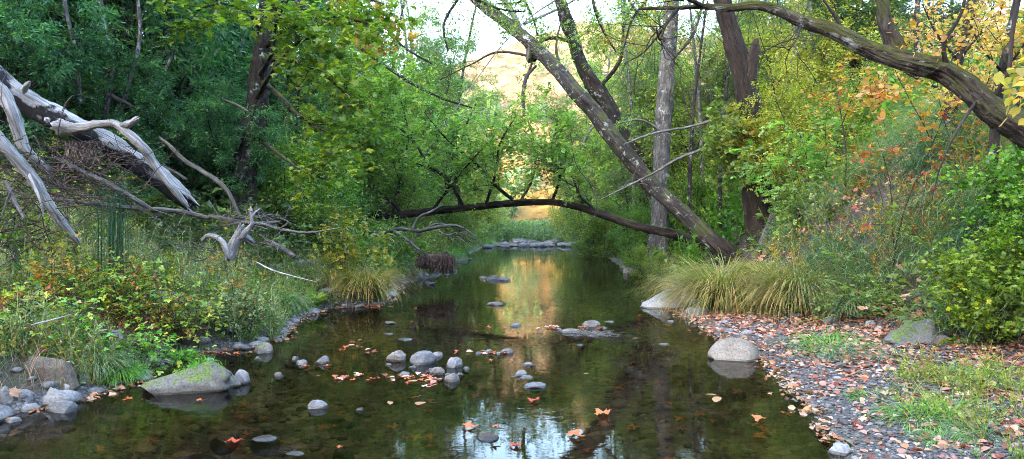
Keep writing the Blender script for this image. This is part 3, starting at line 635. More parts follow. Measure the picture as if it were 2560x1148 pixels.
 (1246, 887, 24, 7, 'rock', 'little stone between the two bigger stones of the leafy bar', (.05, .25, 5), .85),
 (1285, 944, 18, 6, 'rock', 'little stone left of the stone with the wet leaf', (.05, .25, 5), .85),
 (1350, 830, 22, 5, 'rock', 'little stone in the debris line left of the raft', (.05, .25, 5), .85),
 (1400, 826, 18, 5, 'rock', 'little stone just left of the raft', (.05, .25, 5), .85),
 (1510, 822, 20, 6, 'rock', 'little stone just right of the raft', (.05, .25, 5), .85),
 (1560, 672, 30, 9, 'rock', 'little stone in water left of the pyramid shaped rock', (.05, .25, 5), .85),
 (1630, 694, 24, 7, 'rock', 'little stone right of the pyramid shaped rock', (.05, .25, 5), .85),
 (1210, 697, 24, 6, 'rock', 'little stone left of the flat pair in the upper pool', (.05, .25, 5), .85),
 (1095, 676, 20, 7, 'rock', 'little stone under the middle of the root mat', (.05, .25, 5), .85),
 (1060, 688, 24, 8, 'rock', 'little stone left of the root mat at the waterline', (.05, .25, 5), .85),
 (640, 900, 26, 9, 'rock', 'little stone left of the mossy capped rock', (.05, .25, 5), .85),
 (520, 905, 30, 10, 'rock', 'little stone in front of the waterside shrub', (.05, .25, 5), .85),
 (735, 900, 22, 8, 'rock', 'little stone left of the low flat stone', (.05, .25, 5), .85),
 (300, 965, 26, 12, 'rock', 'little stone below the fresh green grass tuft', (.05, .25, 5), .85),
 (2250, 870, 26, 9, 'rock', 'little stone left of the large mossy boulder', (.05, .25, 5), .85),
 (2150, 838, 24, 8, 'rock', 'little stone among leaves on the upper bar', (.05, .25, 5), .85),
 (1955, 880, 22, 7, 'rock', 'little stone right of the big pale boulder', (.05, .25, 5), .85),
 (2060, 1000, 24, 8, 'rock', 'little stone at the bend of the waterline', (.05, .25, 5), .85),
 (1990, 930, 20, 6, 'rock', 'little stone in leaves behind the bend of the waterline', (.05, .25, 5), .85),
 (740, 672, 120, 26, 'rock_pale', 'long pale ledge in the grass of the left bank below the bare branch', (.2, .2, 6), .6),
]
for k, (px, py, wp, hp, mt, lab, (fl, lu, cu), dr) in enumerate(ROCKS):
    if wp == 0: continue
    q = hit(px, py); x, y, z0 = q; k_ = .88 if wp < 90 else 1; W = rpx(wp * k_, y); Ht = rpx(hp * k_, y)
    sink = Ht * .85 + .03
    hw = (Ht + sink) / 2
    v, f = rock_verts(100 + k, W / 2 * 1.04, W / 2 * dr, hw * 1.06, fl, 5 if wp > 100 else 4, lu * 1.25, cu + 3)
    if lab.startswith('largest'): v[:, 2] *= np.interp(v[:, 0] / W, [-.5, -.2, .25, .5], [.55, .75, 1.08, .9])
    if lab.startswith('large mossy'): v[:, 2] *= np.interp(v[:, 0] / W, [-.5, -.2, .15, .5], [.5, .8, 1.08, 1.0])
    if lab.startswith('long sloping'): v[:, 2] *= np.interp(v[:, 0] / W, [-.5, .3], [.35, 1.1])
    yy = y + W / 2 * dr * .8
    if lab.startswith('largest'): TOPV = v + np.array([x, yy, z0 + Ht - hw * 1.02])
    g = Geo(); g.add(v, f)
    o = g.build('boulder' if wp > 100 else 'rock', M[mt]); o.location = (x, yy, z0 + Ht - hw * 1.02)
    o.rotation_euler = (0, 0, 0)
    tag(o, lab, 'boulder' if wp > 100 else 'rock', 'rocks along the creek')
rs = np.random.default_rng(5)
# submerged stones near the camera
for k, (px, py, wp, lab) in enumerate([(490, 1112, 120, 'submerged brown boulder just under the water at the bottom left'), (662, 1097, 80, 'submerged stone with its wet top just awash right of the brown boulder'), (735, 1135, 70, 'submerged dark stone at the bottom edge below the awash stone'), (560, 1060, 70, 'submerged stone behind the brown boulder in the left shallows'), (330, 1120, 80, 'submerged stone left of the brown boulder'), (860, 1090, 60, 'submerged stone under the left sky reflection')]):
    x, y, z = hit(px, py); W = rpx(wp, y); v, f = rock_verts(300 + k, W / 2, W * .38, .07, .1, 4, .15, 4)
    g = Geo(); g.add(v, f); o = g.build('rock', M['rock_brown']); o.location = (x, y, max(hz(x, y) + .02, -.14) if 'awash' not in lab else -.05); tag(o, lab, 'rock', 'rocks along the creek')
# the stony bar at the far end of the pool
pv = []
for k in range(5): pv.append(rock_verts(500 + k, 1, .8, .55, .1, 3, .25, 6))
def stone_mesh(k):
    g = Geo(); g.add(*pv[k]); o = g.build('stone', M['rock']); return o
protos = [stone_mesh(k) for k in range(5)]
first = [True] * 5
for k in range(64):
    px = 1192 + (k * 37.3) % 300 + rs.uniform(-8, 8); yy = 41.5 + rs.normal(0, 1.9); x = (px - 1280) * yy / FPX
    j = k % 5
    o = protos[j] if first[j] else protos[j].copy()
    if first[j]: first[j] = False
    else: col.objects.link(o)
    s = rs.uniform(.18, .45); o.location = (x, yy, max(hz(x, yy), 0) + s * .16); o.scale = (s * 1.2, s, s * .8); o.rotation_euler = (0, 0, rs.uniform(0, 6))
    tag(o, 'grey stone in the low stony bar across the far end of the pool', 'rock', 'stones of the far bar')
# loose pebbles of the gravel bar and of the creek bed
def scatter_mesh(name, tpls, pos, rz, sc3, rnd, mat, tilt=None):
    g = Geo(); N = len(pos); w_ = np.arange(N) % len(tpls)
    for k, (tv, tf) in enumerate(tpls):
        s = np.nonzero(w_ == k)[0]
        if len(s) == 0: continue
        c, s_ = np.cos(rz[s]), np.sin(rz[s]); v = tv[None] * sc3[s][:, None, :]
        vx = v[..., 0] * c[:, None] - v[..., 1] * s_[:, None]; vy = v[..., 0] * s_[:, None] + v[..., 1] * c[:, None]
        v = np.stack([vx, vy, v[..., 2]], -1) + pos[s][:, None, :]
        f = tf[None] + (np.arange(len(s)) * len(tv))[:, None, None]
        g.add(v.reshape(-1, 3), f.reshape(-1, tf.shape[1]), np.repeat(rnd[s], len(tv)))
    return g.build(name, mat)
ptp = [rock_verts(600 + k, 1, .75, .5, .0, 2, .2, 3) for k in range(6)]
N = 15000; yy = rs.uniform(3.0, 10.5, N) ** 1.0; xr = np.interp(yy, RY, RX); xx = xr - .15 + rs.uniform(0, 1, N) ** 1.2 * np.interp(yy, [3, 6, 9, 11], [3.0, 2.6, 1.7, .9])
s = rs.gamma(1.6, .0045, N) + .005; zz = H(xx, yy)
pm, t, b = newmat('gravel'); at = nd(t, 'ShaderNodeAttribute', attribute_name='rnd'); r = ramp(t, [(0, (.036, .030, .028)), (.5, (.085, .073, .068)), (.85, (.16, .143, .135)), (1, (.30, .28, .265))]); t.links.new(at.outputs['Fac'], r.inputs[0]); t.links.new(r.outputs[0], b.inputs['Base Color']); b.inputs['Roughness'].default_value = .6
tag(scatter_mesh('gravel', ptp, np.stack([xx, yy, zz + s * .2], -1), rs.uniform(0, 6.28, N), np.stack([s, s, s], -1) * rs.uniform(.7, 1.2, (N, 3)), rs.uniform(0, 1, N), pm), 'loose grey gravel covering the right bar down to the waterline', 'gravel', kind='stuff')
N = 6000; yy = rs.uniform(3.2, 17, N); xx = rs.uniform(-3.6, 3.0, N); zz = H(xx, yy); k = zz < -.02; xx, yy, zz = xx[k], yy[k], zz[k]; N = len(xx)
s = np.minimum(rs.gamma(1.8, .011, N) + .010, -zz * .8 + .01)
bm_, t, b = newmat('bed_pebble'); at = nd(t, 'ShaderNodeAttribute', attribute_name='rnd'); r = ramp(t, [(0, (.03, .024, .012)), (.5, (.085, .065, .032)), (.9, (.17, .14, .08)), (1, (.26, .22, .16))]); t.links.new(at.outputs['Fac'], r.inputs[0]); t.links.new(r.outputs[0], b.inputs['Base Color'])
tag(scatter_mesh('creek_bed_pebbles', ptp, np.stack([xx, yy, zz + s * .1], -1), rs.uniform(0, 6.28, N), np.stack([s, s, s], -1), rs.uniform(0, 1, N), bm_), 'olive brown pebbles covering the bed under the clear water', 'pebbles', kind='stuff')
# stones in the soil of the left bank
N = 560; yy = rs.uniform(4.6, 15, N); xx = np.interp(yy, LY, LX) + .05 - np.abs(rs.uniform(0, 1, N)) ** 2.6 * 2.4; s = rs.gamma(2.2, .02, N) + .015
tag(scatter_mesh('bank_stones', ptp, np.stack([xx, yy, H(xx, yy) + s * .15], -1), rs.uniform(0, 6.28, N), np.stack([s, s, s], -1), rs.uniform(0, 1, N), M['rock']), 'small grey stones bedded in the earth of the left bank', 'stones', kind='stuff')
# ------------------------------------------------------------------ trees
def part(root, g, name, mat, label=None):
    o = g.build(name, mat, parent=root, loc=root.location); o.location = (0, 0, 0)
    if label: o['label'] = label
    return o
def proto_tree(name, seed, h, r, mat, bark, tpl, size, per, l1=30, L1=(1.4, 3.0), ang1=(50, 85), l2=6, L2=(.6, 1.3), l3=4, L3=(.3, .6), t0=.12, stems=1, lean=.05, up1=.03, spread_=.8, taper=.55, flat=.7, jit=.05):
    rs = np.random.default_rng(seed); root = thing(name, (0, 0, 0), 'tree', 'tree')
    gt, gc = Geo(), Geo(); st = []
    for s in range(stems):
        a = rs.uniform(0, 6.28); d = np.array([math.cos(a), math.sin(a), 0]) * (lean if stems == 1 else rs.uniform(.15, .5)) + [0, 0, 1]
        p = bpath(rs, (rs.uniform(-.2, .2) * (stems > 1), rs.uniform(-.2, .2) * (stems > 1), -.4), d / np.linalg.norm(d), h * rs.uniform(.75, 1.0), 8, .07, .06)
        tube(gt, p, np.linspace(r, r * .15, len(p)), n=9, step=.35, rough=.12, seed=seed + s, cap=False); st.append((p, r, r * .15))
    b1 = sub(rs, st, l1, L1, ang1, t0, 1, .45, up1, .16, 5, taper, None)
    b2 = sub(rs, b1, l2, L2, (30, 65), .2, 1, .5, .0, .2, 4, .4, flat=.4)
    put_limbs(gt, b1, 5); put_limbs(gt, b2, 3, minr=.0)
    tw = sub(rs, b2, l3, L3, (25, 65), .15, 1, .5, -.01, .2, 3, .3, flat=.4) + b2
    leaf_twigs(gc, rs, tw, per, tpl, size, spread_, flat, .2, jit)
    part(root, gt, 'trunk', bark); part(root, gc, 'crown', mat); return root
PR = {
 'alder':  proto_tree('alder_tree', 1, 15, .17, M['fresh'], M['bark_grey'], OVAL, .11, 19, 44, (1.6, 3.4), l2=7, l3=4, L2=(.7, 1.5), t0=.10),
 'alder2': proto_tree('alder_tree', 2, 13, .13, M['grey_green'], M['bark_grey'], OVAL, .105, 19, 42, (1.4, 3.2), l2=7, l3=4, L2=(.7, 1.6), t0=.16, lean=.2),
 'willow': proto_tree('willow_tree', 3, 8, .06, M['grey_green'], M['bark_dark'], NARROW, .14, 16, 14, (.9, 2.2), (25, 60), l2=5, l3=4, stems=6, t0=.2, up1=.02),
 'oak':    proto_tree('oak_tree', 4, 9, .18, M['oak_dark'], M['bark_dark'], OVAL, .085, 22, 46, (1.6, 3.2), l2=8, l3=4, L2=(.6, 1.2), t0=.08),
 'young':  proto_tree('young_tree', 5, 5, .04, M['yellow_green'], M['bark_dark'], OVAL, .085, 16, 13, (.6, 1.5), (30, 70), l2=5, l3=3, stems=4, t0=.15),
 'bush':   proto_tree('shrub', 6, 2.3, .02, M['fresh'], M['bark_dark'], OVAL, .055, 12, 10, (.4, 1.0), (30, 75), l2=5, L2=(.25, .5), l3=3, L3=(.12, .3), stems=8, t0=.05),
 'bay':    proto_tree('bay_tree', 7, 6.5, .07, M['bay'], M['bark_dark'], (NARROW[0] * [1.35, 1, 1], NARROW[1]), .16, 11, 22, (.8, 2.0), (35, 80), l2=6, L2=(.4, .9), l3=4, L3=(.2, .45), stems=4, t0=.04, spread_=.9, flat=.6),
 'airy':   proto_tree('young_tree', 9, 7, .06, M['airy'], M['bark_dark'], PIN, .21, 7, 15, (.9, 2.3), (40, 80), l2=6, L2=(.5, 1.1), l3=4, L3=(.25, .5), stems=3, t0=.12, flat=.85),
 'dkbush': proto_tree('shrub', 8, 2.2, .02, M['maple_green'], M['bark_dark'], OVAL, .06, 14, 10, (.4, 1.0), (30, 75), l2=5, L2=(.25, .5), l3=3, L3=(.12, .3), stems=8, t0=.02),
}
used = set()
def plant(kind, px, Y, s, label, cat='tree', group='trees of the creek wood', rz=None, dz=0):
    x = (px - 1280) * Y / FPX; z = max(hz(x, Y), 0) + dz
    if rz is None: rz = (px * 12.9898 + Y * 78.233) % 6.28
    r = PR[kind]
    if kind in used: r = copy_thing(r, (x, Y, z), rz, s, label, group)
    else: used.add(kind); r.location = (x, Y, z); r.rotation_euler = (0, 0, rz); r.scale = (s,) * 3 if np.isscalar(s) else s; r['label'] = label; r['group'] = group
    r['category'] = cat
    return r
# left slope: dark narrow-leaved bay thicket
plant('bay', -160, 11.5, .95, 'dark glossy bay tree cut by the left edge above the bleached log')
plant('bay', 60, 13.0, 1.0, 'dark narrow leaved bay tree filling the top left corner')
plant('bay', 235, 12.2, .9, 'dark bay tree behind the bend of the big bleached log')
plant('bay', 395, 13.5, 1.05, 'dark bay tree standing between the bleached log and the maple trunk')
plant('bay', 520, 15.5, 1.1, 'dark bay tree close behind the left side of the maple trunk')
plant('bay', 300, 16.5, 1.25, 'tall dark bay tree high on the slope at the left')
plant('bay', 100, 17.5, 1.3, 'tallest dark bay tree far up the left slope')
plant('bay', -60, 9.6, .55, 'small bay tree low at the left edge beside the second bleached limb')
plant('bay', 560, 12.2, .42, 'small bay sapling at the left foot of the maple trunk')
plant('bay', 330, 11.0, .42, 'bay sapling right behind the forked bleached branch')
plant('bay', 690, 17, .9, 'bay tree in the shade right of the maple trunk')
plant('oak', 180, 24, 1.2, 'dark oak tree high behind the bay thicket on the left')
plant('oak', 470, 25, 1.15, 'dark oak tree showing above the bay thicket left of the maple')
plant('oak', 640, 29, 1.0, 'oak tree far behind the maple trunk')
plant('dkbush', 700, 13.0, 1.15, 'green shrub under the maple branches right of the trunk')
plant('dkbush', 790, 15.0, 1.3, 'green shrub leaning over the bank behind the left sedge tussock')
plant('bush', 845, 16.0, .8, 'pale green shrub on the bank behind the left sedge tussock')
plant('bush', 835, 13.4, .62, 'low light green shrub directly above the left sedge tussock')
plant('bush', 950, 21.0, 1.2, 'light shrub behind the bare twisted branch on the left bank')
plant('bush', 1050, 25.0, 1.0, 'green shrub beyond the hanging root mat')
plant('dkbush', 1120, 30.0, 1.2, 'shrub on the left bank where the upper pool narrows')
plant('dkbush', 985, 26.0, 1.6, 'dark green shrub under the left end of the arched trunk')
# left middle distance
plant('alder', 800, 27, 1.0, 'green alder behind the maple foliage with sky beside its crown')
plant('alder2', 905, 31, 1.05, 'grey green alder left of the sky gap at the top')
plant('willow', 880, 24, 1.1, 'grey green willow beyond the left end of the arched trunk')
plant('alder2', 990, 38, .95, 'slender alder in the middle distance left of centre')
plant('willow', 1010, 29, 1.15, 'willow above the left half of the arched trunk')
plant('willow', 1085, 36, 1.15, 'hazy willow left of the sunlit gap')
plant('alder2', 1110, 47, .62, 'small far alder at the left rim of the sunlit gap')
plant('oak', 1060, 52, .9, 'distant oak low at the left rim of the sunlit gap')
plant('bush', 1190, 49, 1.5, 'shrub behind the left end of the far stony bar')
plant('oak', 1180, 60, .62, 'small distant oak under the left side of the sunlit hill')
plant('young', 1240, 70, .8, 'thin young tree standing on the left side of the sunlit gap')
plant('bush', 1240, 56, 1.2, 'round shrub on the meadow beyond the far stony bar')
for k, (px, Y, s, lab) in enumerate(((840, 19, .8, 'airy light green tree behind the left end of the arched trunk'), (930, 23, .95, 'airy light green tree above the left end of the arched trunk'), (1010, 27, 1.0, 'airy tree above the bare twisted branch'), (1085, 31, .95, 'airy tree between the bare branch and the sunlit gap'), (1150, 36, .85, 'airy tree at the left side of the sunlit gap'), (1190, 47, .95, 'airy tree on the flat behind the left part of the stony bar'), (1440, 47, 1.0, 'airy tree on the flat behind the right end of the stony bar'), (1475, 33, .9, 'airy tree on the right bank by the upper pool'), (1530, 29, .85, 'airy tree between the crossing leaning trunks'), (1600, 31, 1.1, 'airy tree left of the pale upright trunk'), (1720, 25, .9, 'airy tree right of the pale upright trunk'), (1790, 27, 1.1, 'airy tree behind the top of the split trunk'))): plant('airy', px, Y, s, lab)
for k, (px, Y, s, lab) in enumerate(((960, 33, 1.0, 'alder crown in front of the bright sky left of centre'), (1055, 42, 1.15, 'alder crown just left of the bright sky gap'), (1130, 58, 1.25, 'distant alder at the foot of the bright sky gap'), (1510, 43, 1.0, 'alder right of the sunlit hill'), (1640, 40, 1.05, 'alder crown behind the pale upright trunk'), (1700, 48, 1.1, 'alder behind the gap right of the pale upright trunk'), (1850, 38, 1.0, 'alder behind the top of the dark split trunk'), (1960, 31, .9, 'alder over the willow right of the split trunk'), (1450, 66, .8, 'distant alder at the right edge of the sunlit hill'))): plant('alder' if k % 2 else 'alder2', px, Y, s, lab)
# centre and right middle distance
plant('young', 1408, 49, .62, 'bright yellow shrub beyond the right end of the far stony bar', 'shrub')
plant('oak', 1430, 80, .75, 'distant oak on the right of the sunlit gap')
plant('young', 1450, 42, 1.1, 'yellow green young tree right of the bright yellow shrub')
plant('willow', 1490, 35, 1.1, 'willow on the right bank seen between the two leaning trunks')
plant('alder', 1475, 52, .8, 'alder behind the willow between the leaning trunks')
plant('alder', 1570, 33, 1.0, 'alder crown filling the sky left of the pale upright trunk')
plant('willow', 1590, 26, 1.0, 'willow just left of the pale upright trunk')
plant('alder2', 1740, 30, 1.0, 'grey green alder between the pale upright and dark split trunks')
plant('young', 1760, 22, 1.25, 'yellow green sapling between the pale upright and dark split trunks')
plant('willow', 1700, 24, .9, 'willow thicket behind the leaning trunks base')
plant('dkbush', 1590, 21.5, .95, 'dark green shrub overhanging the water behind the arched trunk')
plant('dkbush', 1500, 27.5, 1.2, 'shrub on the right bank near the far end of the pool')
plant('dkbush', 1665, 22.5, 1.1, 'dark green shrub where the arched trunk meets the bank')
plant('dkbush', 1745, 19.6, 1.0, 'dark green shrub behind the base of the leaning trunk')
plant('dkbush', 1830, 20.5, 1.3, 'shrub behind the foot of the dark split trunk')
plant('dkbush', 1650, 16.2, .38, 'small green shrub in front of the foot of the darker leaning trunk')
plant('dkbush', 1600, 17.6, .42, 'small shrub at the water under the end of the arched trunk')
plant('willow', 1900, 25, 1.0, 'willow behind the dark split trunk')
plant('willow', 1990, 22, 1.05, 'many stemmed willow right of the dark split trunk')
plant('young', 1950, 19.0, 1.05, 'yellow green young tree close behind the dark split trunk')
plant('alder2', 2060, 33, .9, 'far alder seen over the willow to the right of the split trunk')
plant('bush', 2085, 15.2, 1.0, 'pale yellow green shrub at the right foot of the dark split trunk')
plant('young', 2040, 14.2, .85, 'airy yellow green sapling right of the dark split trunk')
plant('young', 2100, 19, 1.0, 'yellow green tree under the mossy limb on the right')
plant('oak', 2190, 19, .85, 'dark round oak behind the mossy limb')
plant('oak', 2330, 26, 1.1, 'dark oak at the top right above the mossy limb')
plant('oak', 2130, 27, 1.2, 'tall dark oak behind the mossy limb at the top')
plant('young', 2260, 24, 1.1, 'yellow tree on the upper right slope')
plant('bush', 2150, 16.5, .9, 'grey green shrub at the top of the grassy bank')

# ---- big individual trunks
def P3(pts, k=1.0): return np.array([P(*p[:3]) for p in pts]), np.array([rpx(p[3] * k, p[2]) for p in pts])
def trunk_thing(name, pts, mat, label, cat='tree', group=None, n=16, rough=.16, seed=1, pname='trunk', step=None, thin=1.0):
    pp, rr = P3(pts, thin); root = thing(name, (pp[-1][0], pp[-1][1], pp[-1][2]), label, cat, group)
    g = Geo(); big = n >= 12; tube(g, pp, rr, n * (3 if big else 1), step or (float(rr.mean()) * .35 if big else None), rough, seed, ridge=.16 if big else 0); part(root, g, pname, mat)
    return root, pp, rr
def limb(root, pts, mat, name='limb', seed=3, n=9, rough=.15, **k):
    pp, rr = P3(pts, k.get('thin', 1.0)); g = Geo(); big = n >= 14; tube(g, pp, rr, n * (3 if big else 1), float(rr.mean()) * .4 if big else None, rough, seed, ridge=.16 if big else 0); part(root, g, name, mat); return pp
def spray(root, rs, paths, mat, tpl, size, per, l2=5, L2=(.4, .9), l3=3, L3=(.2, .4), twig='twig_dark', nm='foliage', r=.01, t0=.2, up=.0, ang=(25, 65), **k):
    """Side twigs with leaves along given limb paths."""
    par = [(p, r, r * .5) for p in paths]
    b2 = sub(rs, par, l2, L2, ang, t0, 1, .8, up, .18, 4, .3, flat=.3); b3 = sub(rs, b2, l3, L3, (25, 60), .1, 1, .6, -.01, .2, 3, .3, flat=.4)
    g = Geo(); put_limbs(g, b2, 4); put_limbs(g, b3, 3); tw_o = part(root, g, 'twigs', M[twig])
    g = Geo(); leaf_twigs(g, rs, b3 + b2, per, tpl, size, **k); part(root, g, nm, mat).parent = tw_o
rs = np.random.default_rng(21)
# maple on the left bank
mt, pp, rr = trunk_thing('maple_tree', [(690, -260, 12.6, 22), (680, -60, 12.4, 25), (668, 60, 12.3, 28), (655, 150, 12.2, 28), (642, 260, 12.1, 30), (625, 340, 12, 33), (612, 430, 12, 36), (600, 520, 12, 44), (594, 640, 12, 56)], M['bark_dark'], 'dark ridged maple trunk left of centre with big green lobed leaves', group='trees of the creek wood', n=20, thin=.78)
limb(mt, [(672, 60, 12.3, 10), (690, 20, 12.3, 9), (698, -60, 12.2, 7)], M['bark_dark'])
mp_ = []
for pts in ([(660, 120, 12.2, 8), (730, 60, 11.4, 6), (820, 40, 10.8, 4), (930, 60, 10.4, 2)],
            [(655, 150, 12.2, 8), (720, 150, 11, 6), (800, 180, 10.4, 4), (870, 240, 10.0, 2)],
            [(648, 200, 12.2, 8), (700, 240, 11.2, 6), (760, 300, 10.6, 4), (840, 340, 10.3, 2)],
            [(640, 250, 12.1, 7), (680, 180, 11, 5), (740, 110, 10.2, 4), (800, 90, 9.8, 2)],
            [(628, 330, 12.0, 7), (690, 380, 11.3, 5), (760, 430, 10.9, 3), (820, 450, 10.6, 2)],
            [(662, 90, 12.3, 8), (620, 30, 11.6, 6), (560, 10, 11, 4), (500, 20, 10.8, 2)],
            [(675, 20, 12.3, 8), (760, -30, 11.4, 6), (860, -20, 11, 4), (960, 10, 10.8, 2)],
            [(650, 190, 12.1, 7), (680, 130, 10.8, 5), (690, 60, 10, 4), (720, 0, 9.6, 2)]):
    mp_.append(limb(mt, pts, M['bark_dark'], n=6))
spray(mt, rs, mp_, M['maple_green'], MAPLE, .145, 9, 9, (.5, 1.1), 3, (.2, .5), up=-.03, flat=.8, droop=.25, spread=1.0, jit=.08, r=.012, nm='crown', t0=.4)
# overhanging autumn maple branch top, left of the sky
rs = np.random.default_rng(22)
om, pp, rr = trunk_thing('maple_branch', [(1010, 60, 13, 2), (930, 50, 13, 4), (840, 60, 13, 6), (760, 20, 13.2, 8), (700, -60, 13.4, 11)], M['bark_dark'], 'overhanging branch with browning maple leaves at the top left of the sky gap', 'branch', n=8)
a = limb(om, [(800, 45, 13, 4), (850, 0, 12.6, 3), (900, -20, 12.2, 2)], M['bark_dark'], n=6); b2 = limb(om, [(860, 58, 13, 3), (900, 90, 12.8, 2), (960, 95, 12.6, 1.5)], M['bark_dark'], n=6)
spray(om, rs, [pp[::-1][1:], a, b2], M['mixed'], MAPLE, .13, 9, 8, (.3, .8), 3, (.2, .4), flat=.7, jit=.06)

# arched trunk over the pool
rs = np.random.default_rng(23)
ar, pp, rr = trunk_thing('arched_tree', [(860, 560, 20.5, 16), (905, 541, 20.2, 15), (1000, 537, 20, 14), (1080, 528, 19.8, 15), (1150, 521, 19.6, 13), (1230, 513, 19.4, 13), (1300, 507, 19.2, 13), (1380, 506, 19, 12), (1440, 516, 18.8, 13), (1500, 535, 18.6, 14), (1560, 555, 18.3, 15), (1620, 572, 18, 16), (1700, 590, 17.8, 17), (1790, 625, 17.6, 19)], M['bark_brown'], 'long dark trunk arching low over the pool from bank to bank', group='trees of the creek wood', n=12, rough=.18, thin=.64)
AL = []
for k, pts in enumerate(([(1282, 500, 19.2, 7), (1240, 465, 19, 6), (1190, 410, 18.8, 5), (1140, 370, 18.7, 4), (1100, 330, 18.6, 2.5), (1060, 280, 18.6, 1.5)],
    [(1160, 520, 19.6, 7), (1120, 450, 19.6, 7), (1070, 410, 19.6, 6), (1040, 360, 19.6, 4), (1010, 330, 19.6, 3), (930, 270, 19.6, 1.5)],
    [(925, 540, 20.2, 8), (880, 515, 20, 7), (876, 480, 20, 6), (880, 440, 19.8, 4), (900, 360, 19.6, 2)],
    [(1010, 538, 20, 7), (960, 490, 19.6, 6), (880, 440, 19.2, 4), (820, 400, 19, 2)],
    [(1380, 505, 19, 6), (1400, 440, 18.6, 5), (1380, 380, 18.4, 4), (1395, 300, 18.2, 2)],
    [(1500, 533, 18.6, 6), (1450, 490, 18.4, 5), (1430, 440, 18.2, 4), (1400, 420, 18, 3), (1340, 400, 18, 1.5)],
    [(1215, 512, 19.4, 6), (1240, 430, 18.6, 5), (1250, 360, 18.2, 4), (1290, 290, 18, 2)],
    [(1080, 527, 19.8, 6), (1130, 460, 19, 5), (1180, 400, 18.4, 3), (1230, 350, 18, 2)],
    [(1300, 505, 19.2, 5), (1330, 450, 20, 4), (1340, 380, 20.5, 3), (1320, 300, 21, 2)],
    [(1150, 520, 19.6, 6), (1140, 430, 20.5, 5), (1160, 330, 21, 4), (1190, 260, 21.4, 2)],
    [(980, 537, 20, 6), (1000, 450, 20.8, 5), (1020, 340, 21, 4), (1000, 240, 21, 2)])):
    AL.append(limb(ar, pts, M['bark_dark'], seed=30 + k, n=7, thin=.7))
spray(ar, rs, AL, M['airy'], PIN, .18, 9, 15, (.7, 1.8), 5, (.3, .8), up=.0, flat=.85, droop=.1, jit=.08, r=.02, t0=.12, nm='crown')
# leafless thin trees in the middle distance
for k, (px, Y, top, lab) in enumerate(((1725, 19, 1760, 'thin leafless grey tree right of the pale upright trunk'), (1755, 21, 1730, 'leafless grey tree leaning left beside the split trunk'), (1800, 18, 1840, 'leafless twiggy tree just left of the split trunk'), (1955, 19, 1990, 'leafless twiggy tree just right of the split trunk'), (2005, 21, 2080, 'fan of leafless stems leaning right behind the mossy limb'), (2045, 20, 2030, 'leafless tree under the mossy limb right of the split trunk'), (2110, 18, 2190, 'leafless tree leaning right under the mossy limb'), (1585, 24, 1560, 'leafless thin tree left of the pale upright trunk'), (1130, 34, 1180, 'leafless thin tree left of the sunlit gap'), (1040, 30, 1010, 'leafless thin tree among the willows left of centre'), (960, 26, 1000, 'pale leafless tree above the left end of the arched trunk'))):
    rs = np.random.default_rng(240 + k); x = (px - 1280) * Y / FPX; z = hz(x, Y)
    t_, pp, rr = trunk_thing('leafless_tree', [(top + (top - px) * .6, -60, Y, 1.5), (top, 60, Y, 3), ((px * 2 + top) / 3, 250, Y, 4), (px, 420, Y, 5), (px, YH + (CAMZ - z) * FPX / Y + 8, Y, 6)], M['bark_grey' if k % 2 else 'bark_dark'], lab, group='leafless thin trees', n=8)
    b = sub(rs, [(pp[::-1], .05, .015)], 13, (.9, 2.4), (20, 55), .25, 1, .5, .02, .14, 6, .4); g = Geo(); put_limbs(g, b, 5); c_ = sub(rs, b, 5, (.4, 1.0), (20, 60), .2, 1, .5, .0, .18, 4, .3); put_limbs(g, c_, 4); c2 = sub(rs, c_, 3, (.2, .5), (20, 60), .2, 1, .5, .0, .18, 3, .3); put_limbs(g, c2, 3); part(t_, g, 'branches', M['twig_grey' if k % 2 else 'twig_dark'])
    g = Geo(); leaf_twigs(g, rs, c2, 1, OVAL, .07, 1, .5, .4, .04); part(t_, g, 'last_leaves', M['yellow_green'])
for k, (pts, lab) in enumerate((([(240, -60, 11, 5), (262, 60, 11, 5), (280, 160, 11, 6), (262, 300, 11, 7)], 'thin dark stem in the bay thicket above the bend of the biggest log'), ([(340, -40, 11.2, 4), (350, 90, 11.2, 5), (325, 200, 11.2, 6), (295, 300, 11.2, 6)], 'curved thin stem right of the other dark stem in the bay thicket'), ([(150, -60, 10.5, 5), (170, 50, 10.5, 5), (190, 130, 10.5, 5), (200, 260, 10.5, 6)], 'thin stem in the top left thicket'), ([(440, 120, 11.5, 3), (410, 180, 11.5, 4), (370, 240, 11.5, 4)], 'slanting twig in the bay thicket above the forked branch'))):
    t_, pp, rr = trunk_thing('thin_tree', pts, M['bark_grey'], lab, 'stem', 'thin stems of the bay thicket', n=7); rs = np.random.default_rng(260 + k)
    b = sub(rs, [(pp[::-1], .02, .01)], 6, (.4, 1.1), (30, 65), .2, 1, .5, .0, .18, 5, .3); g = Geo(); put_limbs(g, b, 4); c_ = sub(rs, b, 3, (.2, .5), (20, 60), .2, 1, .5, .0, .18, 3, .3); put_limbs(g, c_, 3); part(t_, g, 'branches', M['twig_dark'])
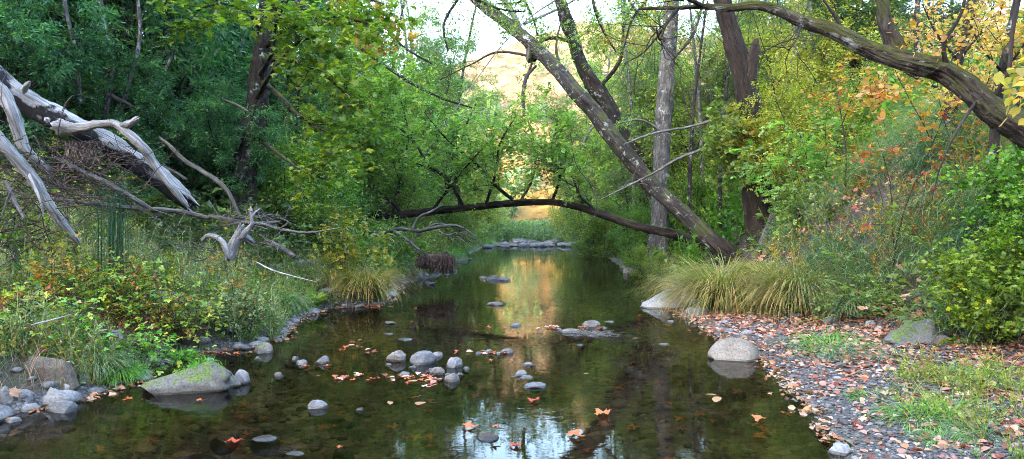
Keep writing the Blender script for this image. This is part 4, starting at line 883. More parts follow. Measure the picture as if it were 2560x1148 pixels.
# leafy branches reaching in across the top of the picture
for k, (pts, mk_, lab) in enumerate((([(1080, -90, 14, 4), (1160, -20, 14, 4), (1240, 20, 14, 3), (1310, 30, 14, 2)], 'fresh', 'leafy branch dipping into the sky gap left of the leaning trunk'),
    ([(1500, -100, 15, 4), (1480, -20, 15, 4), (1500, 60, 15, 3), (1540, 130, 15, 2)], 'fresh', 'leafy branch hanging between the two leaning trunks at the top'),
    ([(1640, -100, 15, 4), (1620, -10, 15, 4), (1580, 50, 15, 3), (1560, 120, 15, 2)], 'yellow_green', 'yellowish leafy branch hanging left of the pale upright trunk'),
    ([(1400, -90, 17, 4), (1350, -30, 17, 4), (1300, 5, 17, 3), (1240, 10, 17, 2)], 'grey_green', 'grey green leafy branch crossing the very top of the sky gap'),
    ([(860, -80, 16, 4), (930, 20, 16, 4), (1000, 110, 16, 3), (1080, 160, 16, 2)], 'fresh', 'leafy branch reaching towards the sunlit gap from the left'),
    ([(1260, -90, 16, 4), (1300, -20, 16, 4), (1330, 40, 16, 3), (1345, 90, 16, 2)], 'fresh', 'leafy branch hanging straight down over the bright hill top'),
    ([(1200, -90, 18, 4), (1150, -10, 18, 4), (1110, 60, 18, 3), (1120, 130, 18, 2)], 'grey_green', 'grey green branch drooping in the sky left of the hill top'),
    ([(900, 120, 17, 4), (1000, 190, 17, 4), (1090, 240, 17, 3), (1180, 270, 17, 2)], 'fresh', 'lower leafy branch reaching into the left of the sunlit gap'))):
    rs = np.random.default_rng(200 + k); t_, pp, rr = trunk_thing('leafy_branch', pts, M['bark_dark'], lab, 'branch', 'leafy branches at the top', n=8)
    spray(t_, rs, [pp], M[mk_], OVAL, .085, 12, 13, (.6, 1.4), 5, (.25, .6), flat=.75, droop=.2, t0=.05, jit=.06, nm='foliage', ang=(30, 80))
# leaning trunks
rs = np.random.default_rng(24)
la, ppa, rr = trunk_thing('leaning_tree', [(1010, -170, 24.1, 17), (1195, 0, 22.0, 18), (1300, 85, 21.0, 20), (1350, 130, 20.6, 21), (1400, 182, 19.9, 23), (1440, 232, 19.2, 24), (1485, 280, 18.9, 25), (1520, 330, 18.6, 26), (1560, 378, 18.2, 26), (1610, 440, 17.9, 25), (1660, 492, 17.2, 24), (1720, 545, 16.5, 26), (1780, 600, 15.8, 27), (1835, 648, 15.8, 33), (1880, 690, 15.8, 40)], M['bark_lean'], 'long brown mossy trunk leaning left over the pool from the sedge tussock', group='trees of the creek wood', n=20, rough=.14, thin=.74)
lt = []
lt.append(limb(la, [(1330, 112, 20.6, 9), (1325, 150, 21.0, 9), (1322, 120, 21.0, 8)], M['twig_grey'], 'limb', n=7))
lt.append(limb(la, [(1338, 150, 21.0, 7), (1310, 100, 21.3, 7), (1285, 40, 21.7, 8), (1255, -10, 22.0, 8), (1240, -60, 22.0, 8)], M['twig_grey'], n=8))
lt.append(limb(la, [(1340, 165, 20.6, 3), (1318, 190, 20.3, 5), (1308, 230, 19.9, 5), (1310, 290, 19.6, 4)], M['twig_dark'], n=7))
lt.append(limb(la, [(1370, 150, 20.3, 4), (1250, 130, 22.0, 3), (1180, 160, 22.7, 2), (1100, 200, 23.4, 1)], M['twig_dark'], n=6))
lt.append(limb(la, [(1310, 60, 21.0, 4), (1400, 20, 22.7, 3), (1470, -20, 23.4, 2)], M['twig_grey'], n=6))
lt.append(limb(la, [(1420, 200, 19.6, 4), (1395, 150, 20.6, 4), (1392, 100, 21.0, 3), (1410, 30, 21.3, 2)], M['twig_dark'], n=6))
spray(la, rs, lt[3:] , M['fresh'], OVAL, .06, 6, 6, (.3, .7), 3, (.15, .4), flat=.6, nm='foliage')
lb, ppb, rr = trunk_thing('leaning_tree', [(1370, -140, 22.8, 14), (1402, 0, 22.8, 17), (1425, 70, 22.8, 18), (1448, 150, 22.9, 20), (1480, 205, 23.0, 22), (1515, 265, 23.1, 25), (1550, 330, 23.2, 27), (1590, 400, 23.3, 27), (1625, 470, 23.3, 24), (1655, 540, 23.4, 27), (1680, 620, 23.8, 32), (1710, 710, 24.1, 44)], M['bark_dark'], 'darker leaning trunk crossing behind the long brown one', group='trees of the creek wood', n=16, thin=.78)
l3 = [limb(lb, [(1432, 105, 22.8, 5), (1380, 95, 22.6, 5), (1345, 115, 22.5, 4), (1320, 190, 22.4, 3)], M['bark_dark'], n=7),
      limb(lb, [(1470, 220, 23.0, 8), (1440, 130, 22.6, 6), (1405, 60, 22.3, 5), (1390, -20, 22.1, 3)], M['bark_dark'], n=7),
      limb(lb, [(1490, 230, 23.0, 6), (1550, 150, 22.5, 5), (1560, 60, 22.3, 3), (1590, 0, 22.3, 2)], M['bark_dark'], n=7),
      limb(lb, [(1530, 300, 23.0, 5), (1480, 320, 22.5, 3), (1440, 390, 22.3, 2), (1400, 430, 22.3, 1.4)], M['twig_grey'], n=6)]
spray(lb, rs, l3, M['fresh'], OVAL, .085, 12, 11, (.4, .9), 4, (.2, .5), flat=.7, nm='foliage')
uc, pp, rr = trunk_thing('upright_tree', [(1690, -160, 20.2, 17), (1680, 0, 20.2, 20), (1672, 110, 20.2, 21), (1662, 230, 20.2, 22), (1656, 350, 20.2, 23), (1652, 460, 20.2, 22), (1648, 560, 20.2, 26), (1645, 640, 20.2, 34), (1645, 720, 20.2, 46)], M['bark_grey'], 'pale grey upright trunk between the leaning and the split trunks', group='trees of the creek wood', n=16, rough=.10, thin=.85)
l3 = [limb(uc, [(1672, 110, 20.2, 6), (1620, 60, 19.7, 4), (1570, 0, 19.3, 3)], M['bark_grey'], n=6), limb(uc, [(1668, 160, 20.2, 6), (1730, 90, 19.7, 4), (1760, 0, 19.3, 3)], M['bark_grey'], n=6), limb(uc, [(1656, 330, 20.2, 4), (1600, 300, 19.7, 3), (1540, 310, 19.3, 1.5)], M['twig_grey'], n=6)]
spray(uc, rs, l3, M['fresh'], OVAL, .09, 12, 12, (.4, .9), 4, (.2, .5), flat=.7, nm='crown')
dt, pp, rr = trunk_thing('split_tree', [(1790, -120, 16.0, 20), (1806, 0, 16.0, 23), (1828, 80, 16.0, 25), (1850, 160, 16.0, 28), (1866, 225, 16.0, 30), (1876, 300, 16.0, 29), (1880, 360, 16.0, 29), (1888, 430, 16.0, 35), (1890, 490, 16.0, 36), (1898, 550, 16.0, 36), (1908, 610, 16.0, 39), (1915, 650, 16.0, 48), (1922, 720, 16.0, 78)], M['bark_brown'], 'dark reddish trunk with a broken side stub and leafy shoots halfway up', group='trees of the creek wood', n=22, rough=.16, thin=.86)
limb(dt, [(1868, 215, 16.0, 22), (1878, 170, 15.9, 17), (1886, 130, 15.8, 15), (1892, 98, 15.8, 6)], M['bark_brown'], 'broken_stub', n=10, rough=.35)
limb(dt, [(1885, 400, 15.8, 10), (1925, 380, 15.4, 10), (1945, 340, 15.3, 8), (1962, 305, 15.2, 4)], M['bark_brown'], n=9, rough=.3)
rs = np.random.default_rng(25); sh = []
for k in range(26):
    s0 = P(1880 + rs.uniform(-20, 20), rs.uniform(330, 430), 15.75); d = np.array([rs.uniform(-1, 1), rs.uniform(-1, .1), rs.uniform(-.1, .9)]); sh.append(bpath(rs, s0, norm(d), rs.uniform(.45, 1.0), 5, .2, .0))
spray(dt, rs, sh, M['yellow_green'], PIN, .15, 7, 4, (.15, .4), 2, (.1, .25), flat=.5, nm='shoots', t0=.3)
sh = []
for k in range(20):
    s0 = P(1850 + rs.uniform(-20, 20), rs.uniform(290, 440), 15.7); d = np.array([rs.uniform(-1, -.1), rs.uniform(-.8, .1), rs.uniform(-.2, .6)]); sh.append(bpath(rs, s0, norm(d), rs.uniform(.5, 1.0), 5, .2, .0))
spray(dt, rs, sh, M['fresh'], PIN, .14, 8, 4, (.15, .4), 2, (.1, .25), flat=.5, nm='shoots', t0=.3)
# dead props leaning at the foot of the split trunk
for k, (a, lab) in enumerate(((([1940, 520, 15.3, 8], [1925, 560, 15.1, 9], [1905, 610, 14.9, 9], [1885, 650, 14.7, 10]), 'thick grey dead limb propped against the foot of the split trunk'),
    (([2035, 500, 15.6, 4], [1990, 560, 15.2, 5], [1955, 600, 14.9, 6], [1915, 640, 14.7, 6]), 'thin grey dead limb leaning right of the thick propped one'),
    (([2040, 575, 14.9, 7], [1990, 600, 14.7, 7], [1945, 625, 14.5, 7], [1900, 650, 14.4, 7]), 'lowest grey dead limb lying to the right of the split trunk'),
    (([1965, 540, 15.2, 4], [1950, 580, 15.0, 4], [1930, 640, 14.7, 5]), 'short stick standing between the propped dead limbs'),
    (([2060, 610, 14.4, 9], [2000, 612, 14.5, 10], [1960, 622, 14.6, 11]), 'rotten dark log end under the propped dead limbs'))):
    pp, rr = P3(a); g = Geo(); tube(g, pp, rr, 9, None, .2, k); o = g.build('dead_limb', M['wood_pale' if k != 4 else 'root'], loc=pp[-1]); tag(o, lab, 'dead wood', 'dead limbs at the split trunk')

# great mossy limb across the upper right
rs = np.random.default_rng(26)
ml, ppm, rr = trunk_thing('mossy_limb', [(1600, 22, 6.3, 4), (1690, 20, 6.2, 7), (1760, 16, 6.1, 10), (1830, 20, 6.0, 13), (1890, 14, 5.9, 15), (1950, 28, 5.8, 18), (2010, 55, 5.7, 20), (2080, 78, 5.6, 23), (2150, 112, 5.5, 26), (2220, 140, 5.4, 32), (2290, 160, 5.3, 35), (2350, 175, 5.3, 38), (2410, 212, 5.2, 40), (2480, 275, 5.1, 43), (2560, 325, 5.0, 47), (2700, 420, 4.9, 54), (2900, 570, 4.8, 62), (3080, 760, 4.8, 72)], M['bark_moss'], 'huge mossy limb sweeping across the top right corner over the bank', 'tree', n=24, rough=.15, step=.035, thin=.70)
limb(ml, [(2190, -120, 5.6, 16), (2205, 0, 5.5, 20), (2215, 60, 5.45, 23), (2238, 120, 5.4, 30), (2250, 155, 5.4, 32)], M['bark_moss'], n=16, rough=.14, thin=.7)
l3 = [limb(ml, [(1695, 22, 6.2, 5), (1665, 60, 6.1, 4), (1650, 100, 6.1, 3), (1640, 70, 6.0, 2)], M['twig_dark'], n=6),
      limb(ml, [(1760, 16, 6.1, 6), (1700, -10, 6.0, 5), (1640, -20, 6.0, 3)], M['twig_dark'], n=6),
      limb(ml, [(1690, 25, 6.2, 4), (1655, 75, 6.2, 3), (1610, 130, 6.3, 2), (1560, 160, 6.4, 1.2)], M['twig_dark'], n=6),
      limb(ml, [(2005, 60, 5.7, 3), (1990, 100, 5.6, 2), (1970, 125, 5.6, 1.5), (1935, 90, 5.6, 1)], M['twig_dark'], n=5),
      limb(ml, [(2060, 0, 5.6, 3), (2105, 70, 5.6, 3), (2085, 30, 5.6, 2)], M['twig_dark'], n=5),
      limb(ml, [(2370, 180, 5.25, 7), (2360, 110, 5.2, 5), (2400, 40, 5.15, 4), (2420, -40, 5.1, 3)], M['twig_dark'], n=7),
      limb(ml, [(2480, 250, 5.1, 6), (2520, 180, 5.0, 5), (2530, 90, 5.0, 5), (2548, -30, 5.0, 4)], M['twig_dark'], n=7),
      limb(ml, [(2440, 255, 5.1, 4), (2390, 330, 5.0, 3), (2350, 420, 5.0, 2), (2330, 500, 5.0, 1.2)], M['twig_dark'], n=5)]
# bare twig tangle hanging from the thin end of the limb
g = Geo(); b = sub(rs, [(p, .012, .005) for p in l3[:4]], 7, (.3, .8), (25, 75), .2, 1, .6, -.02, .25, 5, .3); put_limbs(g, b, 5); b = sub(rs, b, 4, (.15, .45), (25, 75), .2, 1, .6, -.02, .25, 4, .3); put_limbs(g, b, 4); part(ml, g, 'bare_twigs', M['twig_dark'])
rs = np.random.default_rng(27)
hang = [bpath(rs, P(x, y, Y), norm(np.array(d, float)), L, 6, .15, -.02) for x, y, Y, d, L in ((2360, 100, 5.4, (.5, 0, -.3), .5), (2400, 40, 5.3, (.6, -.1, -.2), .5), (2500, 120, 5.3, (-.7, 0, -.1), .5), (2540, 60, 5.1, (-.5, 0, .2), .4), (2480, 180, 5.3, (.6, 0, -.1), .5), (2380, 20, 5.2, (-.5, 0, -.1), .35))]
spray(ml, rs, hang, M['gold'], ROUND, .042, 5, 4, (.15, .35), 2, (.08, .2), twig='twig_dark', flat=.4, droop=.3, nm='yellow_leaves', r=.005)
hang = [bpath(rs, P(x, y, 5.0), norm(np.array(d, float)), L, 5, .12, -.04) for x, y, d, L in ((2215, 160, (-.5, 0, -.5), .22), (2240, 190, (-.8, 0, -.1), .3), (2220, 190, (-.5, 0, -.8), .2))]
spray(ml, rs, hang, M['gold'], (OVAL[0] * [1.6, 1, 1], OVAL[1]), .06, 5, 4, (.08, .16), 1, (.05, .1), twig='twig_dark', flat=.4, droop=.3, nm='yellow_leaves', r=.004)
hang = [bpath(rs, P(x, y, 3.4), norm(np.array(d, float)), L, 5, .12, -.04) for x, y, d, L in ((2640, 150, (-.9, 0, -.1), .2), (2620, 200, (-.8, 0, -.4), .2))]
br_ = thing('leafy_twig', P(2620, 150, 3.4), 'large pale yellow leaves reaching in at the right edge under the limb', 'branch')
spray(br_, rs, hang, M['gold'], (OVAL[0] * [1.6, 1, 1], OVAL[1]), .062, 4, 4, (.06, .12), 1, (.04, .08), twig='twig_dark', flat=.4, droop=.3, r=.004, nm='leaf_spray')
# dark thin trunks at the far right
for k, (pts, lab) in enumerate(((([2440, -60, 10, 10], [2420, 60, 10, 12], [2395, 150, 10, 14], [2380, 230, 10, 15], [2372, 420, 10, 18], [2368, 560, 10, 24]), 'crooked black trunk rising behind the mossy limb at the right'),
    (([2560, -80, 8, 8], [2530, 60, 8, 9], [2505, 180, 8, 9], [2495, 260, 8, 10], [2480, 420, 8, 12], [2470, 560, 8, 16]), 'thin black trunk nearest the right edge of the photo'),
    (([2300, -60, 17, 6], [2290, 80, 17, 7], [2300, 200, 17, 8], [2290, 420, 17, 10]), 'slender dark stem above the middle of the mossy limb'))):
    t_, pp, rr = trunk_thing('thin_tree', pts, M['bark_dark'], lab, group='thin dark trees at the right', n=10)
    l3 = [limb(t_, [(pts[2][0], pts[2][1], pts[2][2], 4), (pts[2][0] + s * 50, pts[2][1] - 60, pts[2][2] - .2, 3), (pts[2][0] + s * 90, pts[2][1] - 140, pts[2][2] - .3, 1.5)], M['twig_dark'], n=6) for s in (-1, 1)]
    l3 += [limb(t_, [(pts[3][0], pts[3][1], pts[3][2], 4), (pts[3][0] + s * 60, pts[3][1] - 20, pts[3][2] - .2, 3), (pts[3][0] + s * 120, pts[3][1] - 50, pts[3][2] - .3, 1.5)], M['twig_dark'], n=6) for s in (-1, 1)]
    spray(t_, rs, l3, M['gold'] if k < 2 else M['yellow_green'], MAPLE if k < 2 else OVAL, .075 if k < 2 else .07, 5, 8, (.3, .6), 3, (.15, .3), flat=.6, nm='crown', jit=.05)
# autumn saplings on the right bank
rs = np.random.default_rng(28)
def sapling(name, x, y, hgt, stems, mat, tpl, size, per, label, l1=7, L1=(.4, .9), l2=3, cat='sapling', r=.012, lean=(0, 0), seed=0, twig='twig_dark', t0=.3, ang=(40, 75), stem_spread=.35, droop=.2, L2=(.15, .4), flat=.75, group='saplings and shrubs'):
    rs = np.random.default_rng(seed); z = max(hz(x, y), 0) - .03; root = thing(name, (x, y, z), label, cat, group); st = []
    for s in range(stems):
        a = rs.uniform(0, 6.28); q = rs.uniform(.3, 1) * stem_spread * (stems > 1)
        st.append((bpath(rs, (x + rs.uniform(-.1, .1) * (stems > 1), y + rs.uniform(-.1, .1) * (stems > 1), z), norm(np.array([math.cos(a) * q + lean[0], math.sin(a) * q + lean[1], 1.])), hgt * rs.uniform(.65, 1), 6, .10, .03), r, r * .3))
    b1 = sub(rs, st, l1, L1, ang, t0, 1, .5, .0, .18, 4, .3); b2 = sub(rs, b1, l2, L2, (30, 60), .2, 1, .6, -.02, .2, 3, .2, flat=.4)
    g = Geo(); put_limbs(g, st, 6); put_limbs(g, b1, 4); put_limbs(g, b2, 3); part(root, g, 'stems', M[twig])
    g = Geo(); leaf_twigs(g, rs, b1 + b2, per, tpl, size, 1.0, flat, droop, .03); part(root, g, 'leaves', mat); return root
sapling('maple_sapling', 5.0, 9.0, 2.6, 2, M['autumn'], MAPLE, .095, 5, 'slender maple sapling with orange and yellow leaves in front of the grassy bank', 8, (.5, 1.0), seed=31)
sapling('maple_sapling', 6.0, 9.3, 2.5, 2, M['autumn'], MAPLE, .095, 5, 'yellow and orange maple sapling right of the slender one', 8, (.5, 1.1), seed=32)
sapling('maple_sapling', 5.6, 11.5, 3.0, 2, M['autumn'], MAPLE, .095, 5, 'taller maple sapling turning orange behind the other two', 8, (.5, 1.1), seed=33)
sapling('maple_sapling', 7.4, 10.2, 2.6, 2, M['gold'], MAPLE, .10, 8, 'golden maple sapling under the thick end of the mossy limb', 8, (.5, 1.0), seed=34)
sapling('shrub', 5.4, 12.3, 2.6, 6, M['airy'], PIN, .13, 6, 'tall airy yellow green shrub right of the propped dead limbs', 8, (.4, .9), seed=35, cat='shrub')
sapling('shrub', 4.9, 11.6, .9, 6, M['fresh'], PIN, .11, 6, 'low green shrub behind the second sedge tussock', 7, (.3, .6), seed=36, cat='shrub')
# bright bush at the right edge
for k, (x, y, h_, lab) in enumerate(((4.95, 6.8, 1.0, 'bright green lobed leaf bush above the large mossy boulder'), (5.5, 6.6, 1.4, 'dense bright bush against the right edge of the photo'), (5.75, 7.5, 1.3, 'bright bush behind the one at the right edge'), (4.95, 5.6, .8, 'small shaded bush in the dark hollow at the right edge'))):
    sapling('currant_bush', x, y, h_, 9, M['bush_r'], MAPLE, .062, 13, lab, 11, (.3, .65), 4, 'bush', .010, seed=41 + k, t0=.08, stem_spread=.6, L2=(.12, .3), flat=.6, group='bright bushes at the right')
# leafless grey tangle on the right bank
for k, (px, py, Y, lab) in enumerate(((2075, 640, 10.5, 'tangle of bare grey twigs right of the propped dead limbs'), (2200, 600, 9.6, 'bare grey twigs among orange leaves on the bank'), (2290, 420, 9.2, 'bare stems rising behind the orange sapling'))):
    p0 = P(px, py, Y); p0[2] = hz(p0[0], Y); rs = np.random.default_rng(60 + k); root = thing('bare_shrub', p0, lab, 'bare shrub', 'bare shrubs')
    st = [(bpath(rs, p0, norm(np.array([rs.uniform(-1, .8), rs.uniform(-.5, .3), rs.uniform(.15, .8)])), rs.uniform(.7, 1.5), 7, .2, 0), .007, .002) for _ in range(7)]
    g = Geo(); put_limbs(g, st, 5); b = sub(rs, st, 5, (.2, .6), (25, 70), .2, 1, .6, 0, .2, 4, .3); put_limbs(g, b, 4); part(root, g, 'stems', M['twig_grey'])
    g = Geo(); leaf_twigs(g, rs, b, 1, MAPLE, .07, 1, .5, .3, .02); part(root, g, 'leaves', M['autumn'])
# long bare grey branches in front of the leaning trunks
for k, (pts, lab) in enumerate(((([1560, 362, 17.8, 3], [1600, 345, 17.6, 4], [1650, 330, 17.4, 4], [1720, 318, 17.2, 4], [1800, 296, 17.0, 5]), 'thin grey dead branch crossing the leaning trunk near its middle'),
    (([1500, 500, 17.5, 2], [1560, 470, 17.4, 3], [1640, 430, 17.3, 4], [1700, 395, 17.2, 5], [1800, 358, 17.1, 6]), 'longer grey dead branch crossing in front of the leaning trunk lower down'),
    (([1440, 590, 14, 1.5], [1490, 530, 14, 3], [1480, 470, 14, 3], [1440, 410, 14, 3], [1425, 330, 14, 2]), 'drooping bare branch between the arched and the leaning trunks'),
    (([1545, 470, 17.8, 1.5], [1620, 450, 17.9, 3], [1665, 490, 18.0, 3], [1700, 500, 18.1, 2]), 'broken twig stub on the lower leaning trunk'),
    (([1100, 330, 9.6, 1], [1170, 230, 9.7, 1.5], [1250, 120, 9.8, 2], [1330, 40, 9.9, 2.5], [1440, -30, 10, 3]), 'long thin grey twig in front of the top of the leaning trunk'))):
    t_, pp, rr = trunk_thing('bare_branch', pts, M['twig_grey' if k != 2 else 'twig_dark'], lab, 'branch', 'bare branches over the pool', n=7, thin=.4 if k == 2 else .72)
    rs = np.random.default_rng(80 + k); g = Geo(); b = sub(rs, [(pp, float(rr.mean()), .004)], 7, (.35, 1.0), (20, 60), .15, 1, .5, 0, .16, 5, .3); put_limbs(g, b, 5); b = sub(rs, b, 4, (.15, .5), (20, 60), .2, 1, .5, 0, .16, 4, .3); put_limbs(g, b, 4); part(t_, g, 'side_twigs', M['twig_grey'])
    g = Geo(); leaf_twigs(g, rs, b, 2 if k in (0, 1, 2) else 1, OVAL, .05, 1, .4, .4, .02); part(t_, g, 'leaves', M['yellow_green'])
# ------------------------------------------------------------------ fallen and drifted wood on the left bank
def wood(name, limbs, label, mat='wood_white', cat='log', group='fallen wood on the left bank', rough=.16, n=14, seed=0, extra=None):
    """limbs: list of (part name, [(px, py, Y, radius px), ...])."""
    thin = 1.0 if mat == 'wood_white' and name == 'fallen_log' else (.66 if mat == 'wood_pale' else .8)
    pp, rr = P3(limbs[0][1]); root = thing(name, pp[len(pp) // 2], label, cat, group)
    for k, (nm, pts) in enumerate(limbs):
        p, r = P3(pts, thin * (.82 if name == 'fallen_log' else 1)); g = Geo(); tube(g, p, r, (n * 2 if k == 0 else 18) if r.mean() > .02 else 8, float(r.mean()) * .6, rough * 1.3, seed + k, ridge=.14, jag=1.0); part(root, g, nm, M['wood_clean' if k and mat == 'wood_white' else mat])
    return root
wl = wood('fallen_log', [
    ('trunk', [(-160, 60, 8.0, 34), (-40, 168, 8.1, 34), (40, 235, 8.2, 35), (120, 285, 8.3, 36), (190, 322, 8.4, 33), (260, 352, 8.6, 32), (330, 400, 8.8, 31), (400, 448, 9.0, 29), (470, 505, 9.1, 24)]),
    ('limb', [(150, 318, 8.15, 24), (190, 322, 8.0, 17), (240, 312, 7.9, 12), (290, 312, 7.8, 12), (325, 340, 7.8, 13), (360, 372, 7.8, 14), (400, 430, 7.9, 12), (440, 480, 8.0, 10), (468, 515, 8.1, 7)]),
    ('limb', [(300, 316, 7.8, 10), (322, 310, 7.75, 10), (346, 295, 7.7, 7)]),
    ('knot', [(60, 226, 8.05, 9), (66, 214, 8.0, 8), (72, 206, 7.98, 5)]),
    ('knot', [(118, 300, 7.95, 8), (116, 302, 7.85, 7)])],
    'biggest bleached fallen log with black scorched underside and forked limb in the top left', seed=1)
rs = np.random.default_rng(90); g = Geo()
N = 360; bx = rs.normal(205, 26, N); dpt = rs.uniform(0, 1, N) ** 1.5 * (20 + 80 * np.clip(vnoise(bx * .12, bx * 0 + 1.5, 3), 0, 1)); pos = np.array([P(a, 350 + b_, 8.25 + rs.uniform(-.1, .15)) for a, b_ in zip(bx, dpt)])
place(g, NARROW, pos, np.stack([rs.normal(0, .45, N), rs.normal(0, .3, N), -np.ones(N)], -1), rs.normal(0, 1, (N, 3)) + [0, -1, 0], rs.uniform(.05, .12, N), rs.uniform(0, 1, N)); part(wl, g, 'hanging_dead_leaves', M['dead_dark'])
wood('fallen_limb', [('limb', [(-60, 170, 6.9, 20), (5, 232, 6.9, 20), (30, 280, 6.9, 19), (48, 330, 6.95, 17), (60, 370, 7.0, 15), (95, 402, 7.1, 9), (120, 425, 7.2, 6)])], 'curved bleached limb dropping at the left edge beneath the biggest log', 'wood_clean', cat='log', seed=7)
wood('fallen_limb', [('limb', [(-60, 290, 6.3, 20), (0, 352, 6.3, 20), (40, 398, 6.3, 19), (85, 450, 6.35, 16), (115, 500, 6.4, 14), (150, 550, 6.5, 13), (190, 600, 6.6, 10)]), ('twig', [(75, 440, 6.3, 6), (100, 500, 6.2, 4), (108, 540, 6.2, 2)])], 'lower bleached limb slanting down at the left edge among dead twigs', 'wood_clean', seed=9)
wood('fallen_limb', [('limb', [(15, 455, 6.2, 7), (35, 500, 6.1, 8), (60, 545, 6.0, 5)]), ('twig', [(5, 540, 6.1, 4), (18, 500, 6.1, 3), (30, 470, 6.1, 3)])], 'short forked grey stick in the dead twigs at the left edge', 'wood_pale', 'stick', seed=12)
wood('fallen_limb', [('limb', [(130, 390, 7.3, 5), (220, 435, 7.3, 8), (290, 470, 7.3, 9), (360, 512, 7.4, 8), (400, 540, 7.5, 6)])], 'grey brown pole slanting through brambles below the biggest log', 'wood_pale', 'stick', seed=14)
wood('fallen_limb', [('limb', [(130, 498, 7.4, 6), (230, 508, 7.4, 8), (330, 520, 7.4, 8), (440, 528, 7.5, 9), (520, 545, 7.6, 8)])], 'long grey pole lying level among brambles under the slanting pole', 'wood_pale', 'stick', seed=15)
wood('fallen_limb', [('limb', [(400, 345, 10.5, 5), (430, 370, 10.4, 7), (460, 400, 10.3, 8), (500, 425, 10.2, 8), (540, 450, 10, 8), (570, 480, 10, 7), (600, 540, 9.9, 6)])], 'crooked brown limb behind the biggest log pointing at the maple trunk', 'wood_pale', 'stick', seed=16)
wood('fallen_limb', [('limb', [(268, 232, 11, 6), (300, 250, 11, 7), (335, 268, 11, 5)])], 'short pale dead stub deep in the bay thicket above the forked branch', 'wood_pale', 'stick', seed=17)
wood('fallen_limb', [('limb', [(555, 248, 11, 4), (590, 262, 11, 5), (618, 278, 11, 4)])], 'short pale dead stub touching the left of the maple trunk', 'wood_pale', 'stick', seed=19)
wood('fallen_limb', [('limb', [(405, 415, 9.4, 5), (440, 432, 9.4, 6), (465, 448, 9.4, 5)])], 'short broken stick beside the forked limb of the biggest log', 'wood_pale', 'stick', seed=18)
wood('drift_branch', [('limb', [(560, 565, 7.4, 3), (610, 557, 7.4, 5), (660, 562, 7.3, 6), (710, 575, 7.2, 6), (770, 582, 7.1, 4), (850, 570, 7.0, 2)]), ('twig', [(700, 572, 7.2, 3), (720, 556, 7.2, 3), (700, 545, 7.2, 2)])], 'long thin grey branch reaching right over the bank from the drift pile', 'wood_pale', 'branch', seed=20)
wood('drift_branch', [('limb', [(525, 540, 7.6, 8), (580, 552, 7.5, 8), (640, 560, 7.4, 8), (695, 556, 7.4, 6)])], 'thick grey branch lying across the top of the drift pile', 'wood_pale', 'branch', seed=21)
wood('drift_stump', [('root', [(575, 640, 7.1, 15), (590, 600, 7.1, 13), (602, 568, 7.1, 9)]), ('root', [(590, 600, 7.1, 10), (615, 580, 7.1, 9), (630, 560, 7.1, 6)]), ('root', [(600, 585, 7.2, 12), (620, 600, 7.2, 12), (628, 606, 7.2, 9)]), ('root', [(630, 560, 7.2, 6), (628, 530, 7.2, 6), (626, 518, 7.2, 3)]), ('root', [(628, 545, 7.2, 5), (640, 530, 7.2, 4), (650, 522, 7.2, 2)])], 'bleached forked stump of drift roots in the middle of the left bank', 'wood_clean', 'stump', seed=22)
wood('drift_root', [('root', [(505, 600, 6.9, 5), (520, 590, 6.9, 7), (545, 596, 6.9, 8), (562, 615, 6.9, 9), (570, 645, 6.9, 8)])], 'curled bleached root left of the forked stump', 'wood_clean', 'root', seed=25)
wood('drift_log', [('limb', [(670, 605, 7.6, 9), (700, 618, 7.5, 10), (735, 640, 7.4, 9)])], 'short thick grey log half buried right of the forked stump', 'wood_pale', 'log', seed=26)
wood('drift_branch', [('limb', [(80, 812, 5.4, 2), (130, 800, 5.4, 3), (178, 787, 5.4, 1.5)])], 'thin pale stick lying on the weeds at the left', 'wood_clean', 'stick', seed=27)
wood('drift_branch', [('limb', [(640, 655, 7, 1.5), (680, 675, 6.9, 2.5), (730, 690, 6.8, 2), (790, 705, 6.7, 1)])], 'thin bleached twig on the bank grass under the grey log', 'wood_clean', 'stick', seed=28)
# heap of dead twigs at the left edge and at the drift pile
def twigheap(name, px, py, Y, n, spread, L, label, seed, mat='root', th=.005):
    rs = np.random.default_rng(seed); c = P(px, py, Y); root = thing(name, c, label, 'twig heap', 'heaps of dead twigs')
    g = Geo()
    for k in range(n):
        p = c + rs.normal(0, 1, 3) * spread; d = rs.normal(0, 1, 3); d[2] *= .5; q = bpath(rs, p, norm(d), rs.uniform(.4, 1) * L, 5, .18, -.02)
        tube(g, q, np.linspace(th, th * .4, len(q)) * rs.uniform(.6, 1.6), 4, .12, 0, k, cap=False)
    part(root, g, 'twigs', M[mat]); return root
twigheap('twig_heap', 45, 470, 6.6, 170, (.35, .3, .3), .9, 'tangled heap of dead twigs under the limbs at the left edge', 1)
twigheap('twig_heap', 200, 430, 7.9, 150, (.45, .3, .2), .8, 'dark dead twigs hanging under the scorched side of the biggest log', 2)
twigheap('twig_heap', 640, 548, 7.5, 60, (.18, .12, .04), .45, 'flood drift of fine twigs heaped on the forked stump', 3, 'wood_pale', .004)
twigheap('twig_heap', 470, 600, 7.3, 60, (.6, .3, .12), .5, 'loose dead twigs strewn left of the forked stump', 4, 'wood_pale', .004)
twigheap('twig_heap', 1965, 620, 15.2, 120, (.4, .3, .2), 1.0, 'dead twigs heaped beside the foot of the split trunk', 5, 'root', .006)
